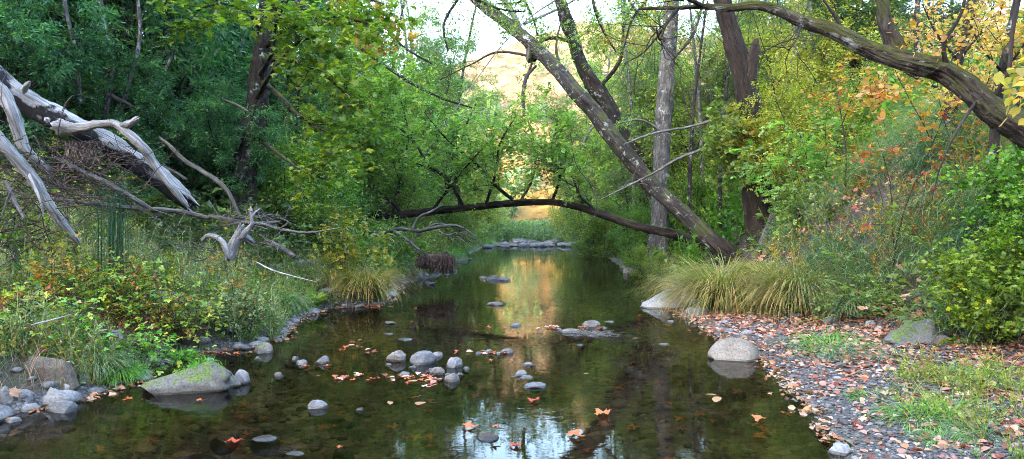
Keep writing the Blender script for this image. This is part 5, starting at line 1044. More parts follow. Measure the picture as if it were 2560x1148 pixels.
# bare branches below the arch, with the hanging root mat
tw = wood('bare_fallen_branch', [
    ('limb', [(880, 592, 15.6, 6), (910, 582, 15.5, 6), (960, 583, 15.4, 7), (1000, 572, 15.3, 7), (1040, 578, 15.2, 6), (1085, 570, 15.1, 6), (1130, 563, 15, 5), (1160, 572, 15, 4), (1185, 590, 14.9, 3)]),
    ('limb', [(985, 578, 15.3, 7), (1015, 598, 15.2, 6), (1035, 615, 15.1, 5), (1060, 632, 15.0, 4), (1085, 640, 15, 3), (1122, 626, 14.9, 2)]),
    ('limb', [(1030, 606, 15.2, 4), (1050, 582, 15.2, 4), (1090, 560, 15.2, 3), (1120, 562, 15.2, 2)]),
    ('limb', [(1030, 575, 15.2, 4), (1045, 545, 15.3, 4), (1075, 530, 15.3, 4), (1108, 512, 15.4, 3)]),
    ('limb', [(1100, 580, 15.1, 3), (1120, 588, 15.0, 3), (1150, 582, 15, 3), (1190, 600, 14.9, 1.5)]),
    ('limb', [(1135, 585, 15, 2.5), (1160, 605, 14.9, 2), (1190, 628, 14.8, 1)])], 'bare twisted grey branch spreading beneath the left half of the arched trunk', 'wood_pale', 'branch', 'dead branches of the upper pool', seed=31, n=9)
rs = np.random.default_rng(91); g = Geo(); ps = [P3(p)[0] for p in ([(880, 592, 15.6, 6), (1000, 572, 15.3, 7), (1085, 570, 15.1, 6), (1185, 590, 14.9, 3)], [(985, 578, 15.3, 7), (1060, 632, 15, 4), (1122, 626, 14.9, 2)], [(1100, 580, 15.1, 3), (1190, 600, 14.9, 1.5)])]
b = sub(rs, [(p, .02, .01) for p in ps], 9, (.3, .8), (25, 70), .1, 1, .6, 0, .25, 5, .3); put_limbs(g, b, 5); b = sub(rs, b, 3, (.15, .4), (25, 70), .1, 1, .6, 0, .25, 4, .3); put_limbs(g, b, 4); part(tw, g, 'side_twigs', M['root'])
rm = thing('root_mat', P(1090, 645, 14.6), 'ragged brown mat of roots hanging to the water below the bare branch', 'roots', 'dead branches of the upper pool')
g = Geo()
for k in range(260):
    px = rs.uniform(1042, 1136); top = 640 + rs.uniform(-6, 18); p = P(px, top, rs.uniform(14.3, 15.0)); q = bpath(rs, p, norm(np.array([rs.normal(0, .25), rs.normal(0, .2), -1.])), (rs.uniform(.5, 1) * (690 - top) if px > 1075 else rs.uniform(.3, .6) * (690 - top)) * 14.6 / FPX, 5, .12, -.05)
    tube(g, q, np.linspace(.010, .004, len(q)) * rs.uniform(.6, 1.8), 4, .1, 0, k, cap=False)
part(rm, g, 'roots', M['root'])
v, f = rock_verts(901, .42, .25, .16, .1, 4, .5, 4); g = Geo(); c = P(1085, 652, 14.8); g.add(v + c, f); part(rm, g, 'root_crown', M['root'])

# ------------------------------------------------------------------ sedge tussocks and grasses
def tussock(px, py, wpx, hpx, n, label, seed, mat='sedge', name='sedge_tussock', cat='tussock', group='sedge tussocks', up=(60, 88), wd=.012, dr=1.12, dy=.0, pos=None, spread=.14):
    rs = np.random.default_rng(seed)
    if pos is None: x, y, z = hit(px, py)
    else: x, y = pos; z = hz(x, y)
    y += dy + rpx(wpx, y) * .25; W = rpx(wpx, y); h = rpx(hpx, y); z = max(hz(x, y), 0) - .02
    a = rs.uniform(0, 6.28, n); rb = np.sqrt(rs.uniform(0, 1, n)) * W * spread
    base = np.stack([x + np.cos(a) * rb, y + np.sin(a) * rb, np.full(n, z)], -1)
    a2 = a + rs.normal(0, .5, n); L = rs.uniform(.6, 1.2, n) * max(h * 1.4, W * .66)
    g = Geo(); u = rs.uniform(0, 1, n); blades(g, rs, base, np.stack([np.cos(a2), np.sin(a2), 0 * a2], -1), L, np.radians(np.clip(up[0] + (up[1] - up[0]) * (1 - rb / (W * spread)) * rs.uniform(.4, 1, n) - 30 * rs.uniform(0, 1, n) ** 2, 15, 90)), rs.uniform(.6, 1.2, n) * wd, np.clip(u * .8 + .2 * rs.uniform(0, 1, n), 0, 1), 7, rs.uniform(.75, 1.6, n) * dr)
    o = g.build(name, M[mat], loc=(x, y, z)); tag(o, label, cat, group); return o
tussock(1835, 778, 310, 150, 3000, 'biggest straw tipped sedge tussock between the pale boulder and the leaning trunk', 1)
tussock(2015, 778, 230, 135, 2200, 'sedge tussock right of the biggest one with orange leaves caught in it', 2)
tussock(1930, 740, 190, 95, 1900, 'sedge tussock behind the gap between the two big ones', 3)
tussock(2110, 772, 130, 60, 800, 'small green sedge tussock right of the two big ones', 4)
tussock(905, 766, 190, 95, 1500, 'green sedge tussock overhanging the water on the left bank', 5, dr=1.0)
tussock(35, 850, 200, 110, 800, 'orange tinged grass tussock at the left edge', 6, mat='bankgrass', wd=.007)
tussock(225, 940, 150, 60, 750, 'reddish and green grass tuft hanging over the left waterline', 7, mat='bankgrass', dr=1.2, wd=.007)
tussock(275, 945, 120, 46, 900, 'fresh green grass tuft at the water beside the reddish one', 8, mat='lawn', dr=1.2)
tussock(440, 905, 90, 34, 350, 'small grass tuft in the mouth of the bank hollow', 9, mat='lawn')
tussock(690, 780, 120, 60, 700, 'wispy grass tuft beside the upright bank rock', 10, mat='bankgrass')
tussock(500, 700, 140, 70, 500, 'dry reddish grass tuft on the middle of the left bank', 11)
tussock(2150, 800, 150, 60, 900, 'coarse grass tuft behind the grey stone on the bar', 12, mat='bankgrass')
for k, (px, Y, W) in enumerate(((1255, 45, .9), (1355, 46, 1.1), (1300, 50, 1.2), (1410, 44, .8), (1215, 40, .7), (1450, 38, .7), (1130, 24.5, .7), (1100, 21, .6), (1060, 19, .55), (1000, 15.8, .5), (1150, 29, .7), (1170, 33, .7))):
    x = (px - 1280) * Y / FPX
    tussock(0, 0, W * 2 * FPX / Y, W * FPX / Y * .8, 420, ['grass clump on the far meadow behind the stony bar', 'grass clump on the left bank of the upper pool'][k > 5], 20 + k, mat='bankgrass' if k % 2 else 'lawn', name='grass_clump', cat='grass', group=['grass clumps on the far meadow', 'grass clumps of the upper left bank'][k > 5], wd=.016, pos=(x, Y))
# grass tufts on the gravel bar
for k, (px, py, w_, lab) in enumerate(((1890, 745, 40, ''), (2185, 1000, 80, 'round bright grass tuft nearest the waterline of the bar'), (2100, 880, 160, 'widest bright green grass patch in the middle of the bar'), (2110, 900, 90, 'low grass patch at the front of the widest one'), (2330, 1060, 150, 'grass patch near the bottom right of the bar'), (2400, 1040, 130, 'tall grass patch right of the bottom right one'), (2290, 990, 90, 'sparse grass patch in the leaves above the bottom right one'), (2500, 960, 120, 'grass patch near the right edge under the bush'), (2400, 940, 90, 'grass patch in front of the large mossy boulder'), (2240, 900, 90, 'grass tuft left of the large mossy boulder'), (2130, 850, 70, 'small grass tuft high on the bar behind the widest patch'), (2040, 850, 50, 'thin grass wisps on the upper bar'), (2480, 1100, 120, 'grass patch in the bottom right corner'), (2380, 1110, 100, 'grass patch left of the corner one at the bottom'), (2290, 940, 70, 'thin green blades in the middle of the leaves'), (2530, 1050, 100, 'grass patch cut by the right edge of the photo'), (1925, 790, 60, 'short green grass at the foot of the tussocks'), (1855, 785, 50, 'short grass at the front of the biggest tussock'))):
    if lab: tussock(px, py, w_ * 1.2, w_ * .40, int(60 + w_ * 1.5), lab, 50 + k, mat='lawn' if k % 3 else 'bankgrass', name='grass_tuft', cat='grass', group='grass tufts on the gravel bar', wd=.0045, up=(35, 80), dr=1.0, spread=.34)
# long grass of the right bank
rs = np.random.default_rng(92); g = Geo()
N = 60000; yy = rs.uniform(6.0, 15, N); wb = np.interp(yy, [4, 6, 8, 9.5, 11, 13, 20], [2.9, 2.4, 1.9, 1.3, .7, .4, .4]); xx = np.interp(yy, RY, RX) + wb - .05 + rs.uniform(0, 1, N) ** .8 * 5.0
k = (fbm(xx * 1.1, yy * 1.1, 55) * 3.2 + rs.uniform(-.3, .3, N) + np.clip((xx - 5.6) * .35, -.15, .5) > 0) & ~((xx / yy > .27) & (xx / yy < .39) & (yy > 10.8) & (yy < 16.5)); xx, yy = xx[k], yy[k]; N = len(xx)
dh = np.stack([-1 + rs.normal(0, .5, N), -.5 + rs.normal(0, .6, N), np.zeros(N)], -1)
cl = np.clip(vnoise(xx * 1.6, yy * 1.6, 5) * .9 - .1 + rs.uniform(-.15, .3, N), 0, 1)
blades(g, rs, np.stack([xx, yy, H(xx, yy) - .01], -1), dh, rs.uniform(.35, 1.0, N), np.radians(rs.uniform(35, 80, N)), rs.uniform(.006, .013, N), cl, 5, rs.uniform(.9, 1.7, N))
tag(g.build('bank_grass', M['bankgrass']), 'long drooping grass covering the steep right bank', 'grass', kind='stuff')
# grasses of the left bank, green and dead
g = Geo(); g2 = Geo()
N = 44000; yy = rs.uniform(4.6, 18, N); dd = rs.uniform(0, 1, N) ** 1.1 * 4.5; xx = np.interp(yy, LY, LX) - .1 - dd
cl = vnoise(xx * 1.3, yy * 1.3, 8); k = cl + rs.uniform(-.3, .3, N) > .42; 
a = rs.uniform(0, 6.28, N); dh = np.stack([np.cos(a) + .5, np.sin(a) - .3, 0 * a], -1); base = np.stack([xx, yy, H(xx, yy) - .01], -1); L = rs.uniform(.12, .42, N); upa = np.radians(rs.uniform(45, 88, N)); ww = rs.uniform(.003, .006, N)
blades(g, rs, base[k], dh[k], L[k], upa[k], ww[k], np.clip(rs.uniform(0, .8, k.sum()), 0, 1), 4, rs.uniform(.5, 1.5, k.sum())); k2 = (~k)
blades(g2, rs, base[k2], dh[k2], L[k2], upa[k2], ww[k2] * .8, rs.uniform(0, 1, k2.sum()), 4, rs.uniform(.3, 1.3, k2.sum()))
tag(g.build('grass', M['bankgrass']), 'green grass growing between the plants of the left bank', 'grass', kind='stuff')
tag(g2.build('dead_grass', M['dead']), 'dead brown stems and grass on the left bank', 'dead grass', kind='stuff')

# ------------------------------------------------------------------ low plants of the banks
def plant_tpl(seed, kind):
    rs = np.random.default_rng(seed); g = Geo()
    if kind == 'bramble':
        st = []
        for s in range(4):
            a = rs.uniform(0, 6.28); q = bpath(rs, (0, 0, 0), norm(np.array([math.cos(a) * .8, math.sin(a) * .8, .9])), rs.uniform(.5, 1.1), 6, .15, -.14); st.append((q, .004, .002))
        tw_ = sub(rs, st, 5, (.08, .2), (30, 70), .2, 1, .6, .05, .2, 2, .2)
        leaf_twigs(g, rs, tw_, 3, TRI, .11, .9, .85, .1, .02, .4)
    elif kind == 'weed':
        st = [(bpath(rs, (0, 0, 0), norm(np.array([rs.normal(0, .35), rs.normal(0, .35), 1])), rs.uniform(.2, .55), 5, .12, .02), .004, .002) for s in range(5)]
        leaf_twigs(g, rs, st, 12, OVAL, .065, 1.1, .6, .1, .01, .3)
    elif kind == 'sage':
        st = [(bpath(rs, (0, 0, 0), norm(np.array([rs.normal(0, .25), rs.normal(0, .25), 1])), rs.uniform(.3, .7), 5, .08, .03), .004, .002) for s in range(4)]
        leaf_twigs(g, rs, st, 26, NARROW, .07, 1.1, .3, -.3, .005, .2)
    elif kind == 'small':
        st = [(bpath(rs, (0, 0, 0), norm(np.array([rs.normal(0, .6), rs.normal(0, .6), .8])), rs.uniform(.08, .25), 3, .15, .0), .002, .001) for s in range(6)]
        leaf_twigs(g, rs, st, 6, OVAL, .035, 1.0, .8, .0, .01, .3)
    for p, r0, r1 in st: tube(g, p, [r0] * len(p), 3, .12, 0, 0, .9, False)
    return np.concatenate(g.V), np.concatenate([f for f, _ in g.F[4]]), np.concatenate(g.r)
def scatter_plants(name, kind, pos, sc_, mat, label, cat, nt_=7, seed=0):
    rs = np.random.default_rng(seed); T = [plant_tpl(seed * 10 + k, kind) for k in range(nt_)]; g = Geo(); N = len(pos); w_ = rs.integers(0, nt_, N); rz = rs.uniform(0, 6.28, N)
    off = np.clip(vnoise(pos[:, 0] * .8, pos[:, 1] * .8, seed + 3) * 1.2 - .6, -.4, .5)
    for k, (tv, tf, tr_) in enumerate(T):
        s = np.nonzero(w_ == k)[0]; c, s_ = np.cos(rz[s]), np.sin(rz[s]); v = tv[None] * sc_[s][:, None, None]
        v = np.stack([v[..., 0] * c[:, None] - v[..., 1] * s_[:, None], v[..., 0] * s_[:, None] + v[..., 1] * c[:, None], v[..., 2]], -1) + pos[s][:, None, :]
        g.add(v.reshape(-1, 3), (tf[None] + (np.arange(len(s)) * len(tv))[:, None, None]).reshape(-1, 4), np.clip(tr_[None] * .8 + .1 + off[s][:, None] * .5, 0, 1).ravel())
    return tag(g.build(name, M[mat]), label, cat, kind='stuff')
CLEAR = [hit(a, b) for a, b in ((95, 950), (270, 880), (200, 790), (400, 770), (560, 800), (450, 858), (60, 812), (668, 775))]
def bankpos(N, y0, y1, d0, d1, seed, thr=None, pw=1.0):
    rs = np.random.default_rng(seed); yy = y0 + (y1 - y0) * rs.uniform(0, 1, N) ** pw; xx = np.interp(yy, LY, LX) - d0 - rs.uniform(0, 1, N) * (d1 - d0)
    if thr is not None: k = vnoise(xx * 1.1, yy * 1.1, seed) + rs.uniform(-.2, .2, N) > thr; xx, yy = xx[k], yy[k]
    for q in CLEAR: k = ~((np.abs(xx - q[0]) < .32) & (yy > q[1] - .55) & (yy < q[1] + .25)); xx, yy = xx[k], yy[k]
    return np.stack([xx, yy, H(xx, yy) - .01], -1)
p = bankpos(750, 5.6, 15, .7, 6.0, 61, .45); scatter_plants('bramble_cover', 'bramble', p, np.random.default_rng(1).uniform(.35, .75, len(p)), 'bramble', 'bramble canes with three part leaves spread over the left bank', 'brambles', seed=2)
p = bankpos(1500, 4.7, 13, -.02, 3.6, 62, .42); scatter_plants('weed_cover', 'weed', p, np.random.default_rng(2).uniform(.35, .8, len(p)), 'bramble', 'mixed leafy weeds covering the left bank', 'weeds', seed=3)
p = bankpos(1200, 4.8, 12, .0, 3.5, 63, .4); scatter_plants('mugwort_cover', 'sage', p, np.random.default_rng(3).uniform(.5, 1.0, len(p)), 'sage', 'grey green narrow leaved stalks among the left bank weeds', 'weeds', seed=4)
p = bankpos(800, 4.7, 14, .05, 5.0, 64, .3); scatter_plants('red_weed_cover', 'weed', p, np.random.default_rng(4).uniform(.3, .7, len(p)), 'mixed', 'yellow and reddening weeds among the left bank plants', 'weeds', seed=5)
p = bankpos(2600, 4.6, 13, .02, 3.0, 65, .3); scatter_plants('small_herbs', 'small', p, np.random.default_rng(5).uniform(.6, 1.5, len(p)), 'fresh', 'small round leaved herbs close to the soil of the left bank', 'herbs', seed=6)
p = bankpos(1500, 13, 44, .05, 7.0, 66, .25, 1.3); scatter_plants('undergrowth', 'weed', p, np.random.default_rng(6).uniform(1.2, 2.6, len(p)), 'fresh', 'leafy undergrowth of the left bank beyond the tussock', 'undergrowth', seed=7)
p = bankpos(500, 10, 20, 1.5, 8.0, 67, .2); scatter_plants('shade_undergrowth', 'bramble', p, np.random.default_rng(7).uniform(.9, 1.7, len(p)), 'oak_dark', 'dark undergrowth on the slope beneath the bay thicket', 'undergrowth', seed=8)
rs = np.random.default_rng(68)
def rightpos(N, y0, y1, d0, d1, seed, thr=None):
    rs = np.random.default_rng(seed); yy = rs.uniform(y0, y1, N); wb = np.interp(yy, [4, 6, 8, 9.5, 11, 13, 20], [2.9, 2.4, 1.9, 1.3, .7, .4, .4]); xx = np.interp(yy, RY, RX) + wb + rs.uniform(d0, d1, N)
    q = ~((xx / yy > .27) & (xx / yy < .385) & (yy > 11) & (yy < 16.5)); xx, yy = xx[q], yy[q]
    if thr is not None: k = vnoise(xx * 1.1, yy * 1.1, seed) + rs.uniform(-.2, .2, len(xx)) > thr; xx, yy = xx[k], yy[k]
    return np.stack([xx, yy, H(xx, yy) - .01], -1)
p = rightpos(650, 7.2, 13, .3, 4.5, 71, .45); scatter_plants('reddening_plants', 'weed', p, np.random.default_rng(8).uniform(.45, 1.0, len(p)), 'mixed', 'reddening leafy plants mixed in the right bank grass', 'weeds', seed=9)
p = rightpos(1800, 12.5, 44, .0, 7, 72, .25); scatter_plants('right_undergrowth', 'weed', p, np.random.default_rng(9).uniform(1.3, 2.8, len(p)), 'maple_green', 'green undergrowth of the right bank beyond the tussocks', 'undergrowth', seed=10)
p = rightpos(420, 7.2, 16, .0, 4.5, 73, .35); scatter_plants('bank_brambles', 'bramble', p, np.random.default_rng(10).uniform(.6, 1.1, len(p)), 'fresh', 'green trailing plants in the right bank grass', 'brambles', seed=11)
p = rightpos(420, 3.6, 7.5, -2.3, .1, 74, .55); scatter_plants('bar_herbs', 'small', p, np.random.default_rng(11).uniform(.7, 1.5, len(p)), 'fresh', 'little green herbs sprouting through the leaves of the gravel bar', 'herbs', seed=12)
p = rightpos(260, 5.0, 7.6, .2, 1.5, 75, .2); scatter_plants('shaded_ground_cover', 'bramble', p, np.random.default_rng(12).uniform(.35, .7, len(p)), 'bush_r', 'low green ground cover under the right hand bushes', 'ground cover', seed=13)
# distant ground beyond the far bar
yy = np.random.default_rng(13).uniform(43, 100, 3000); xx = np.random.default_rng(14).uniform(-14, 16, 3000) * (yy / 60)
scatter_plants('meadow_plants', 'weed', np.stack([xx, yy, H(xx, yy)], -1), np.random.default_rng(15).uniform(1.5, 3.2, 3000), 'grey_green', 'pale green plants on the flat beyond the far stony bar', 'meadow', seed=14)

for k, (px, py, Y, h_, lab) in enumerate(((150, 440, 6.7, .8, 'bramble with pale orange leaves over the lower bleached limb'), (240, 470, 6.9, .7, 'bramble under the scorched part of the biggest log'), (320, 500, 7.0, .7, 'bright bramble in front of the slanting grey pole'), (400, 520, 7.1, .75, 'bright bramble in front of the lower end of the biggest log'), (470, 540, 7.2, .7, 'bramble between the biggest log and the forked stump'), (60, 560, 5.9, .42, 'bramble at the left edge below the dead twig heap'), (200, 560, 6.0, .4, 'bramble left of the rush clump'), (360, 600, 6.3, .4, 'bramble right of the rush clump'), (180, 250, 9.4, 1.6, 'pale leaved bramble climbing behind the biggest log'))):
    x = (px - 1280) * Y / FPX; sapling('bramble_plant', x, Y, h_, 7, M['bramble'] if k else M['mixed'], TRI, .068, 3, lab, 7, (.2, .45), 2, 'bramble', .004, seed=120 + k, t0=.15, stem_spread=.9, L2=(.08, .2), flat=.75, group='brambles among the fallen wood')
# single plants that stand out on the left bank
x, y, z = hit(590, 872); sapling('waterside_shrub', x - .1, y + .2, .55, 10, M['sage'], OVAL, .06, 10, 'leafy pale green shrub hanging over the water on the left bank', 6, (.15, .35), 2, 'shrub', .006, seed=71, t0=.1, stem_spread=.9, L2=(.08, .2), group='single plants of the left bank')
x, y, z = hit(700, 800); sapling('waterside_shrub', x - .1, y + .2, .35, 8, M['fresh'], OVAL, .05, 8, 'little light green shrub at the water above the waterside rocks', 6, (.12, .25), 2, 'shrub', .005, seed=72, t0=.1, stem_spread=.9, L2=(.08, .16), group='single plants of the left bank')
sapling('yellowing_shrub', -2.75, 11.6, 1.3, 5, M['yellow_green'], PIN, .12, 5, 'yellow leaved shrub left of the arched trunk on the left bank', 7, (.25, .55), 2, 'shrub', .008, seed=73, group='single plants of the left bank')
sapling('orange_sapling', -3.6, 8.6, 1.35, 2, M['autumn'], MAPLE, .07, 3, 'thin sapling with small orange leaves before the maple trunk', 5, (.15, .3), 2, 'sapling', .006, seed=74, group='single plants of the left bank')
sapling('orange_sapling', -3.0, 7.6, .9, 2, M['autumn'], MAPLE, .06, 3, 'small sapling with orange leaves at the drift pile', 5, (.12, .25), 2, 'sapling', .005, seed=75, group='single plants of the left bank')
sapling('thin_shrub', -3.9, 7.0, .8, 5, M['mixed'], OVAL, .05, 5, 'leggy reddish shrub in the middle of the left bank', 6, (.15, .3), 2, 'shrub', .005, seed=76, group='single plants of the left bank')
sapling('thin_shrub', -3.55, 6.9, .75, 5, M['mixed'], OVAL, .05, 5, 'leggy reddish shrub above the bank hollow', 6, (.15, .3), 2, 'shrub', .005, seed=77, group='single plants of the left bank')
x, y, z = hit(785, 770); g = Geo(); rs = np.random.default_rng(93); N = 34; a = rs.uniform(0, 6.28, N)
place(g, ROUND, np.stack([x + np.cos(a) * .02, y + .1 + np.sin(a) * .02, np.full(N, z + .02)], -1), np.stack([np.cos(a), np.sin(a), rs.uniform(.6, 2.2, N)], -1), np.stack([-np.cos(a) * 1., -np.sin(a) * 1., np.full(N, 1.)], -1), rs.uniform(.14, .30, N), rs.uniform(0, 1, N))
tag(g.build('dock_plant', M['lawn'], loc=(x, y + .1, z)), 'broad leaved bright green dock plant by the left sedge tussock', 'plant', 'single plants of the left bank')
c = P(285, 560, 7.3); g = Geo(); N = 38; rs = np.random.default_rng(94); bx = c[0] + rs.normal(0, .09, N); by = c[1] + rs.normal(0, .08, N)
for k in range(N): q = np.array([[bx[k], by[k], hz(bx[k], by[k]) - .02], [bx[k] + rs.normal(0, .02), by[k], c[2] + .1], [bx[k] + rs.normal(0, .05), by[k] + rs.normal(0, .03), c[2] + rs.uniform(.25, .5)]]); tube(g, q, [.0035, .003, .0015], 4, .2, 0, k, rs.uniform(0, .4), False)
tag(g.build('rush_clump', M['bay'], loc=c), 'upright dark green rush clump below the biggest bleached log', 'rushes', 'single plants of the left bank')

# ------------------------------------------------------------------ leaves on the ground and the water
LT = {'oval': (OVAL[0] * [1.55, 1, 2.2], OVAL[1]), 'round': (ROUND[0] * [1, 1, 1.8], ROUND[1]), 'maple': (MAPLE[0] * [1, 1, 1.6], MAPLE[1])}
rs = np.random.default_rng(95)
def litter(N, xx, yy, kinds, szr, mat, name, label, zoff=.006, rnd=None):
    g = Geo(); zz = np.maximum(H(xx, yy), 0); w_ = rs.choice(len(kinds), N, p=[q for _, q in kinds])
    for k, (kn, _) in enumerate(kinds):
        s = np.nonzero(w_ == k)[0]; n = len(s); a = rs.uniform(0, 6.28, n); e = .02
        nx_ = -(H(xx[s] + e, yy[s]) - H(xx[s] - e, yy[s])) / (2 * e); ny_ = -(H(xx[s], yy[s] + e) - H(xx[s], yy[s] - e)) / (2 * e)
        nrm = np.stack([nx_, ny_, np.ones(n)], -1) + rs.normal(0, .42, (n, 3)); flip = np.where(rs.uniform(0, 1, n) < .35, -1, 1)[:, None]
        place(g, LT[kn], np.stack([xx[s], yy[s], zz[s] + zoff + rs.uniform(0, .012, n)], -1), np.stack([np.cos(a), np.sin(a), 0 * a], -1) - 0, nrm * flip, rs.uniform(*szr, n) * (1.25 if kn == 'maple' else 1), rs.uniform(0, 1, n) ** .9 if rnd is None else rnd[s])
    return tag(g.build(name, M[mat]), label, 'leaves', kind='stuff')
N = 10500; yy = 3.2 + rs.uniform(0, 1, N) ** .9 * 7.5; wb = np.interp(yy, [4, 6, 8, 9.5, 11, 13, 20], [2.9, 2.4, 1.9, 1.3, .7, .4, .4]); dd = rs.uniform(0, 1, N) ** .75 * (wb + .5); xx = np.interp(yy, RY, RX) + dd
k = vnoise(xx * 2.6, yy * 2.6, 77) * .6 + vnoise(xx * 7, yy * 7, 78) * .4 + rs.uniform(-.3, .3, N) > .34; xx, yy = xx[k], yy[k]
near = (yy < 5.4)
litter((~near).sum(), xx[~near], yy[~near], [('oval', .62), ('round', .25), ('maple', .13)], (.025, .088), 'litter', 'leaf_litter', 'pink and orange fallen leaves covering the gravel bar')
xn, yn = xx[near], yy[near]; vis = (xn / yn < .79) & (yn > 3.9)
idx = np.nonzero(vis)[0][:200]; rest = np.setdiff1d(np.arange(len(xn)), idx)
litter(len(rest), xn[rest], yn[rest], [('oval', .62), ('round', .25), ('maple', .13)], (.025, .088), 'litter', 'leaf_litter', 'fallen leaves lying on the near part of the gravel bar')
N = 1500; yy = rs.uniform(5.5, 14, N); wb = np.interp(yy, [4, 6, 8, 9.5, 11, 13, 20], [2.9, 2.4, 1.9, 1.3, .7, .4, .4]); xx = np.interp(yy, RY, RX) + wb + rs.uniform(-.2, 3.5, N)
litter(N, xx, yy, [('oval', .4), ('maple', .6)], (.05, .10), 'litter', 'caught_leaves', 'orange leaves caught in the grass of the right bank', .22)
N = 900; yy = rs.uniform(4.8, 14, N); xx = np.interp(yy, LY, LX) - rs.uniform(0, 4, N)
litter(N, xx, yy, [('oval', .5), ('maple', .5)], (.04, .09), 'litter', 'scattered_leaves', 'yellow and brown fallen leaves scattered over the left bank', .12)
N = 1600; yy = rs.uniform(4.3, 16, N); dd = np.abs(rs.normal(0, .10, N)); left = rs.uniform(0, 1, N) < .45; xx = np.where(left, np.interp(yy, LY, LX) + dd * .7, np.interp(yy, RY, RX) - dd * .8)
litter(N, xx, yy, [('oval', .7), ('maple', .3)], (.03, .07), 'litter', 'shoreline_leaves', 'leaves washed up along both waterlines', .003)
# sunken leaves on the bed
N = 260; yy = rs.uniform(3.8, 12, N); xx = rs.uniform(-3, 2.4, N); g = Geo(); zz = H(xx, yy); k = zz < -.03; n = k.sum(); a = rs.uniform(0, 6.28, n)
place(g, LT['maple'], np.stack([xx[k], yy[k], zz[k] + .03], -1), np.stack([np.cos(a), np.sin(a), 0 * a], -1), np.array([0, 0, 1.]) + rs.normal(0, .15, (n, 3)), rs.uniform(.06, .13, n), rs.uniform(0, .5, n)); tag(g.build('sunken_leaves', M['floating']), 'sunken brown leaves resting on the creek bed', 'leaves', kind='stuff')
# single leaves: ten shapes, copied
leafp = []
for k in range(12):
    kn = ('oval', 'oval', 'round', 'maple')[k % 4] if k < 8 else 'maple'; g = Geo(); v, f = LT[kn]; v = v.copy(); v[:, 1] -= .5
    v[:, 2] += .12 * np.sin(v[:, 0] * 5 + k) * np.abs(v[:, 0]) + .05 * (v[:, 1]) ** 2; v[:, 2] -= v[:, 2].min()
    g.add(v, f, (k * .37 + .1) % 1 if k < 8 else (.1, .3, .45, .2)[k - 8]); o = g.build('fallen_leaf', M['litter' if k < 8 else 'floating']); leafp.append([o, False])
def leaf(k, x, y, z, s, label, group, tilt=.15):
    o, u = leafp[k]
    if u: o = o.copy(); col.objects.link(o)
    else: leafp[k][1] = True
    o.location = (x, y, z); o.scale = (s,) * 3; o.rotation_euler = (rs.normal(0, tilt), rs.normal(0, tilt), rs.uniform(0, 6.28)); tag(o, label, 'leaf', group)
for i_ in idx:
    leaf(int(rs.integers(0, 8)), xn[i_], yn[i_], hz(xn[i_], yn[i_]) + rs.uniform(.004, .016), rs.uniform(.03, .074), 'dry pink, tan or orange leaf lying on the nearest part of the gravel bar', 'leaves on the near gravel bar', .3)
MATS = [((1015, 945), (95, 10), 26, 'dry leaf in the leaf mat in front of the mid stream rock cluster'), ((870, 948), (55, 6), 12, 'leaf in the line of leaves left of the mid stream cluster'), ((1080, 955), (35, 10), 14, 'leaf caught among the front stones of the mid stream cluster'), ((1215, 882), (65, 5), 18, 'leaf on the leafy bar above the mid stream cluster'), ((1380, 822), (120, 4), 16, 'leaf in the debris line across the golden reflection'), ((900, 769), (85, 3), 16, 'leaf in the line of leaves under the left sedge tussock'), ((1240, 703), (45, 4), 8, 'leaf around the flat pair of stones in the upper pool'), ((560, 886), (70, 3), 12, 'leaf floating in front of the waterside shrub on the left'), ((905, 870), (40, 16), 10, 'orange leaf drifting below the flat stones off the left tussock')]
for (cx, cy_), (sx, sy), n, lab in MATS:
    for k in range(n):
        px = cx + rs.normal(0, sx * .6); py = cy_ + rs.normal(0, sy * .6); Y = FPX * CAMZ / (py - YH); x = (px - 1280) * Y / FPX
        leaf(int(rs.integers(0, 12)), x, Y, .003, rs.uniform(.05, .10) * (1 if Y < 9 else 1.3), lab, lab.split(' ', 1)[1], .08)
SINGLE = [(1510, 1036, .15, 'orange maple leaf floating beside the dark trunk reflection'), (588, 1108, .13, 'orange maple leaf right of the brown submerged boulder'), (1176, 1070, .12, 'yellow brown maple leaf left of the blue sky reflection'), (1440, 1092, .14, 'curled pinkish maple leaf floating in the blue sky reflection'), (1334, 1004, .11, 'orange leaf in the golden reflection under the long slate'), (1778, 990, .10, 'pale curled leaf floating in the open water at the right'), (1792, 1002, .11, 'sunken looking orange maple leaf below the pale curled one'), (1895, 1052, .12, 'brownish maple leaf under water near the gravel bar'), (735, 846, .08, 'small orange leaf alone near the left bank'), (1052, 1012, .13, 'long pale leaf in the foreground below the mat'), (1085, 1010, .08, 'leaf touching the right of the long pale leaf'), (1040, 995, .09, 'pale leaf just above the long pale leaf'), (1468, 936, .07, 'tiny pale leaf alone in midstream right of the stones'), (975, 1010, .07, 'pale leaf left of the long pale leaf'), (1228, 902, .05, 'tiny leaf between cluster and flat oval stone'), (1030, 805, .05, 'small floating leaf right of the dark flat stone'), (1200, 815, .06, 'leaf left of the debris line'), (1600, 790, .08, 'leaf near the foot of the long sloping boulder'), (1590, 848, .05, 'tiny leaf left of the thin flat stone'), (500, 1003, .07, 'yellow leaf floating at the foot of the largest mossy rock'), (320, 1000, .08, 'leaf floating off the left tip of the largest mossy rock'), (820, 917, .09, 'orange leaf touching the round grey stone'), (765, 918, .09, 'orange leaf in front of the low flat stone'), (850, 1120, .05, 'small leaf at the bottom under the left sky reflection'), (1290, 1116, .09, 'leaf under the brown flat stone in the sky reflection'), (1240, 1092, .07, 'curled leaf stuck on the brown flat stone')]
for px, py, s, lab in SINGLE:
    Y = FPX * CAMZ / (py - YH); leaf(8 + int(rs.integers(0, 4)) if 'pale' not in lab else 2, (px - 1280) * Y / FPX, Y, .004 if 'stuck' not in lab else .06, s, lab, None, .08)
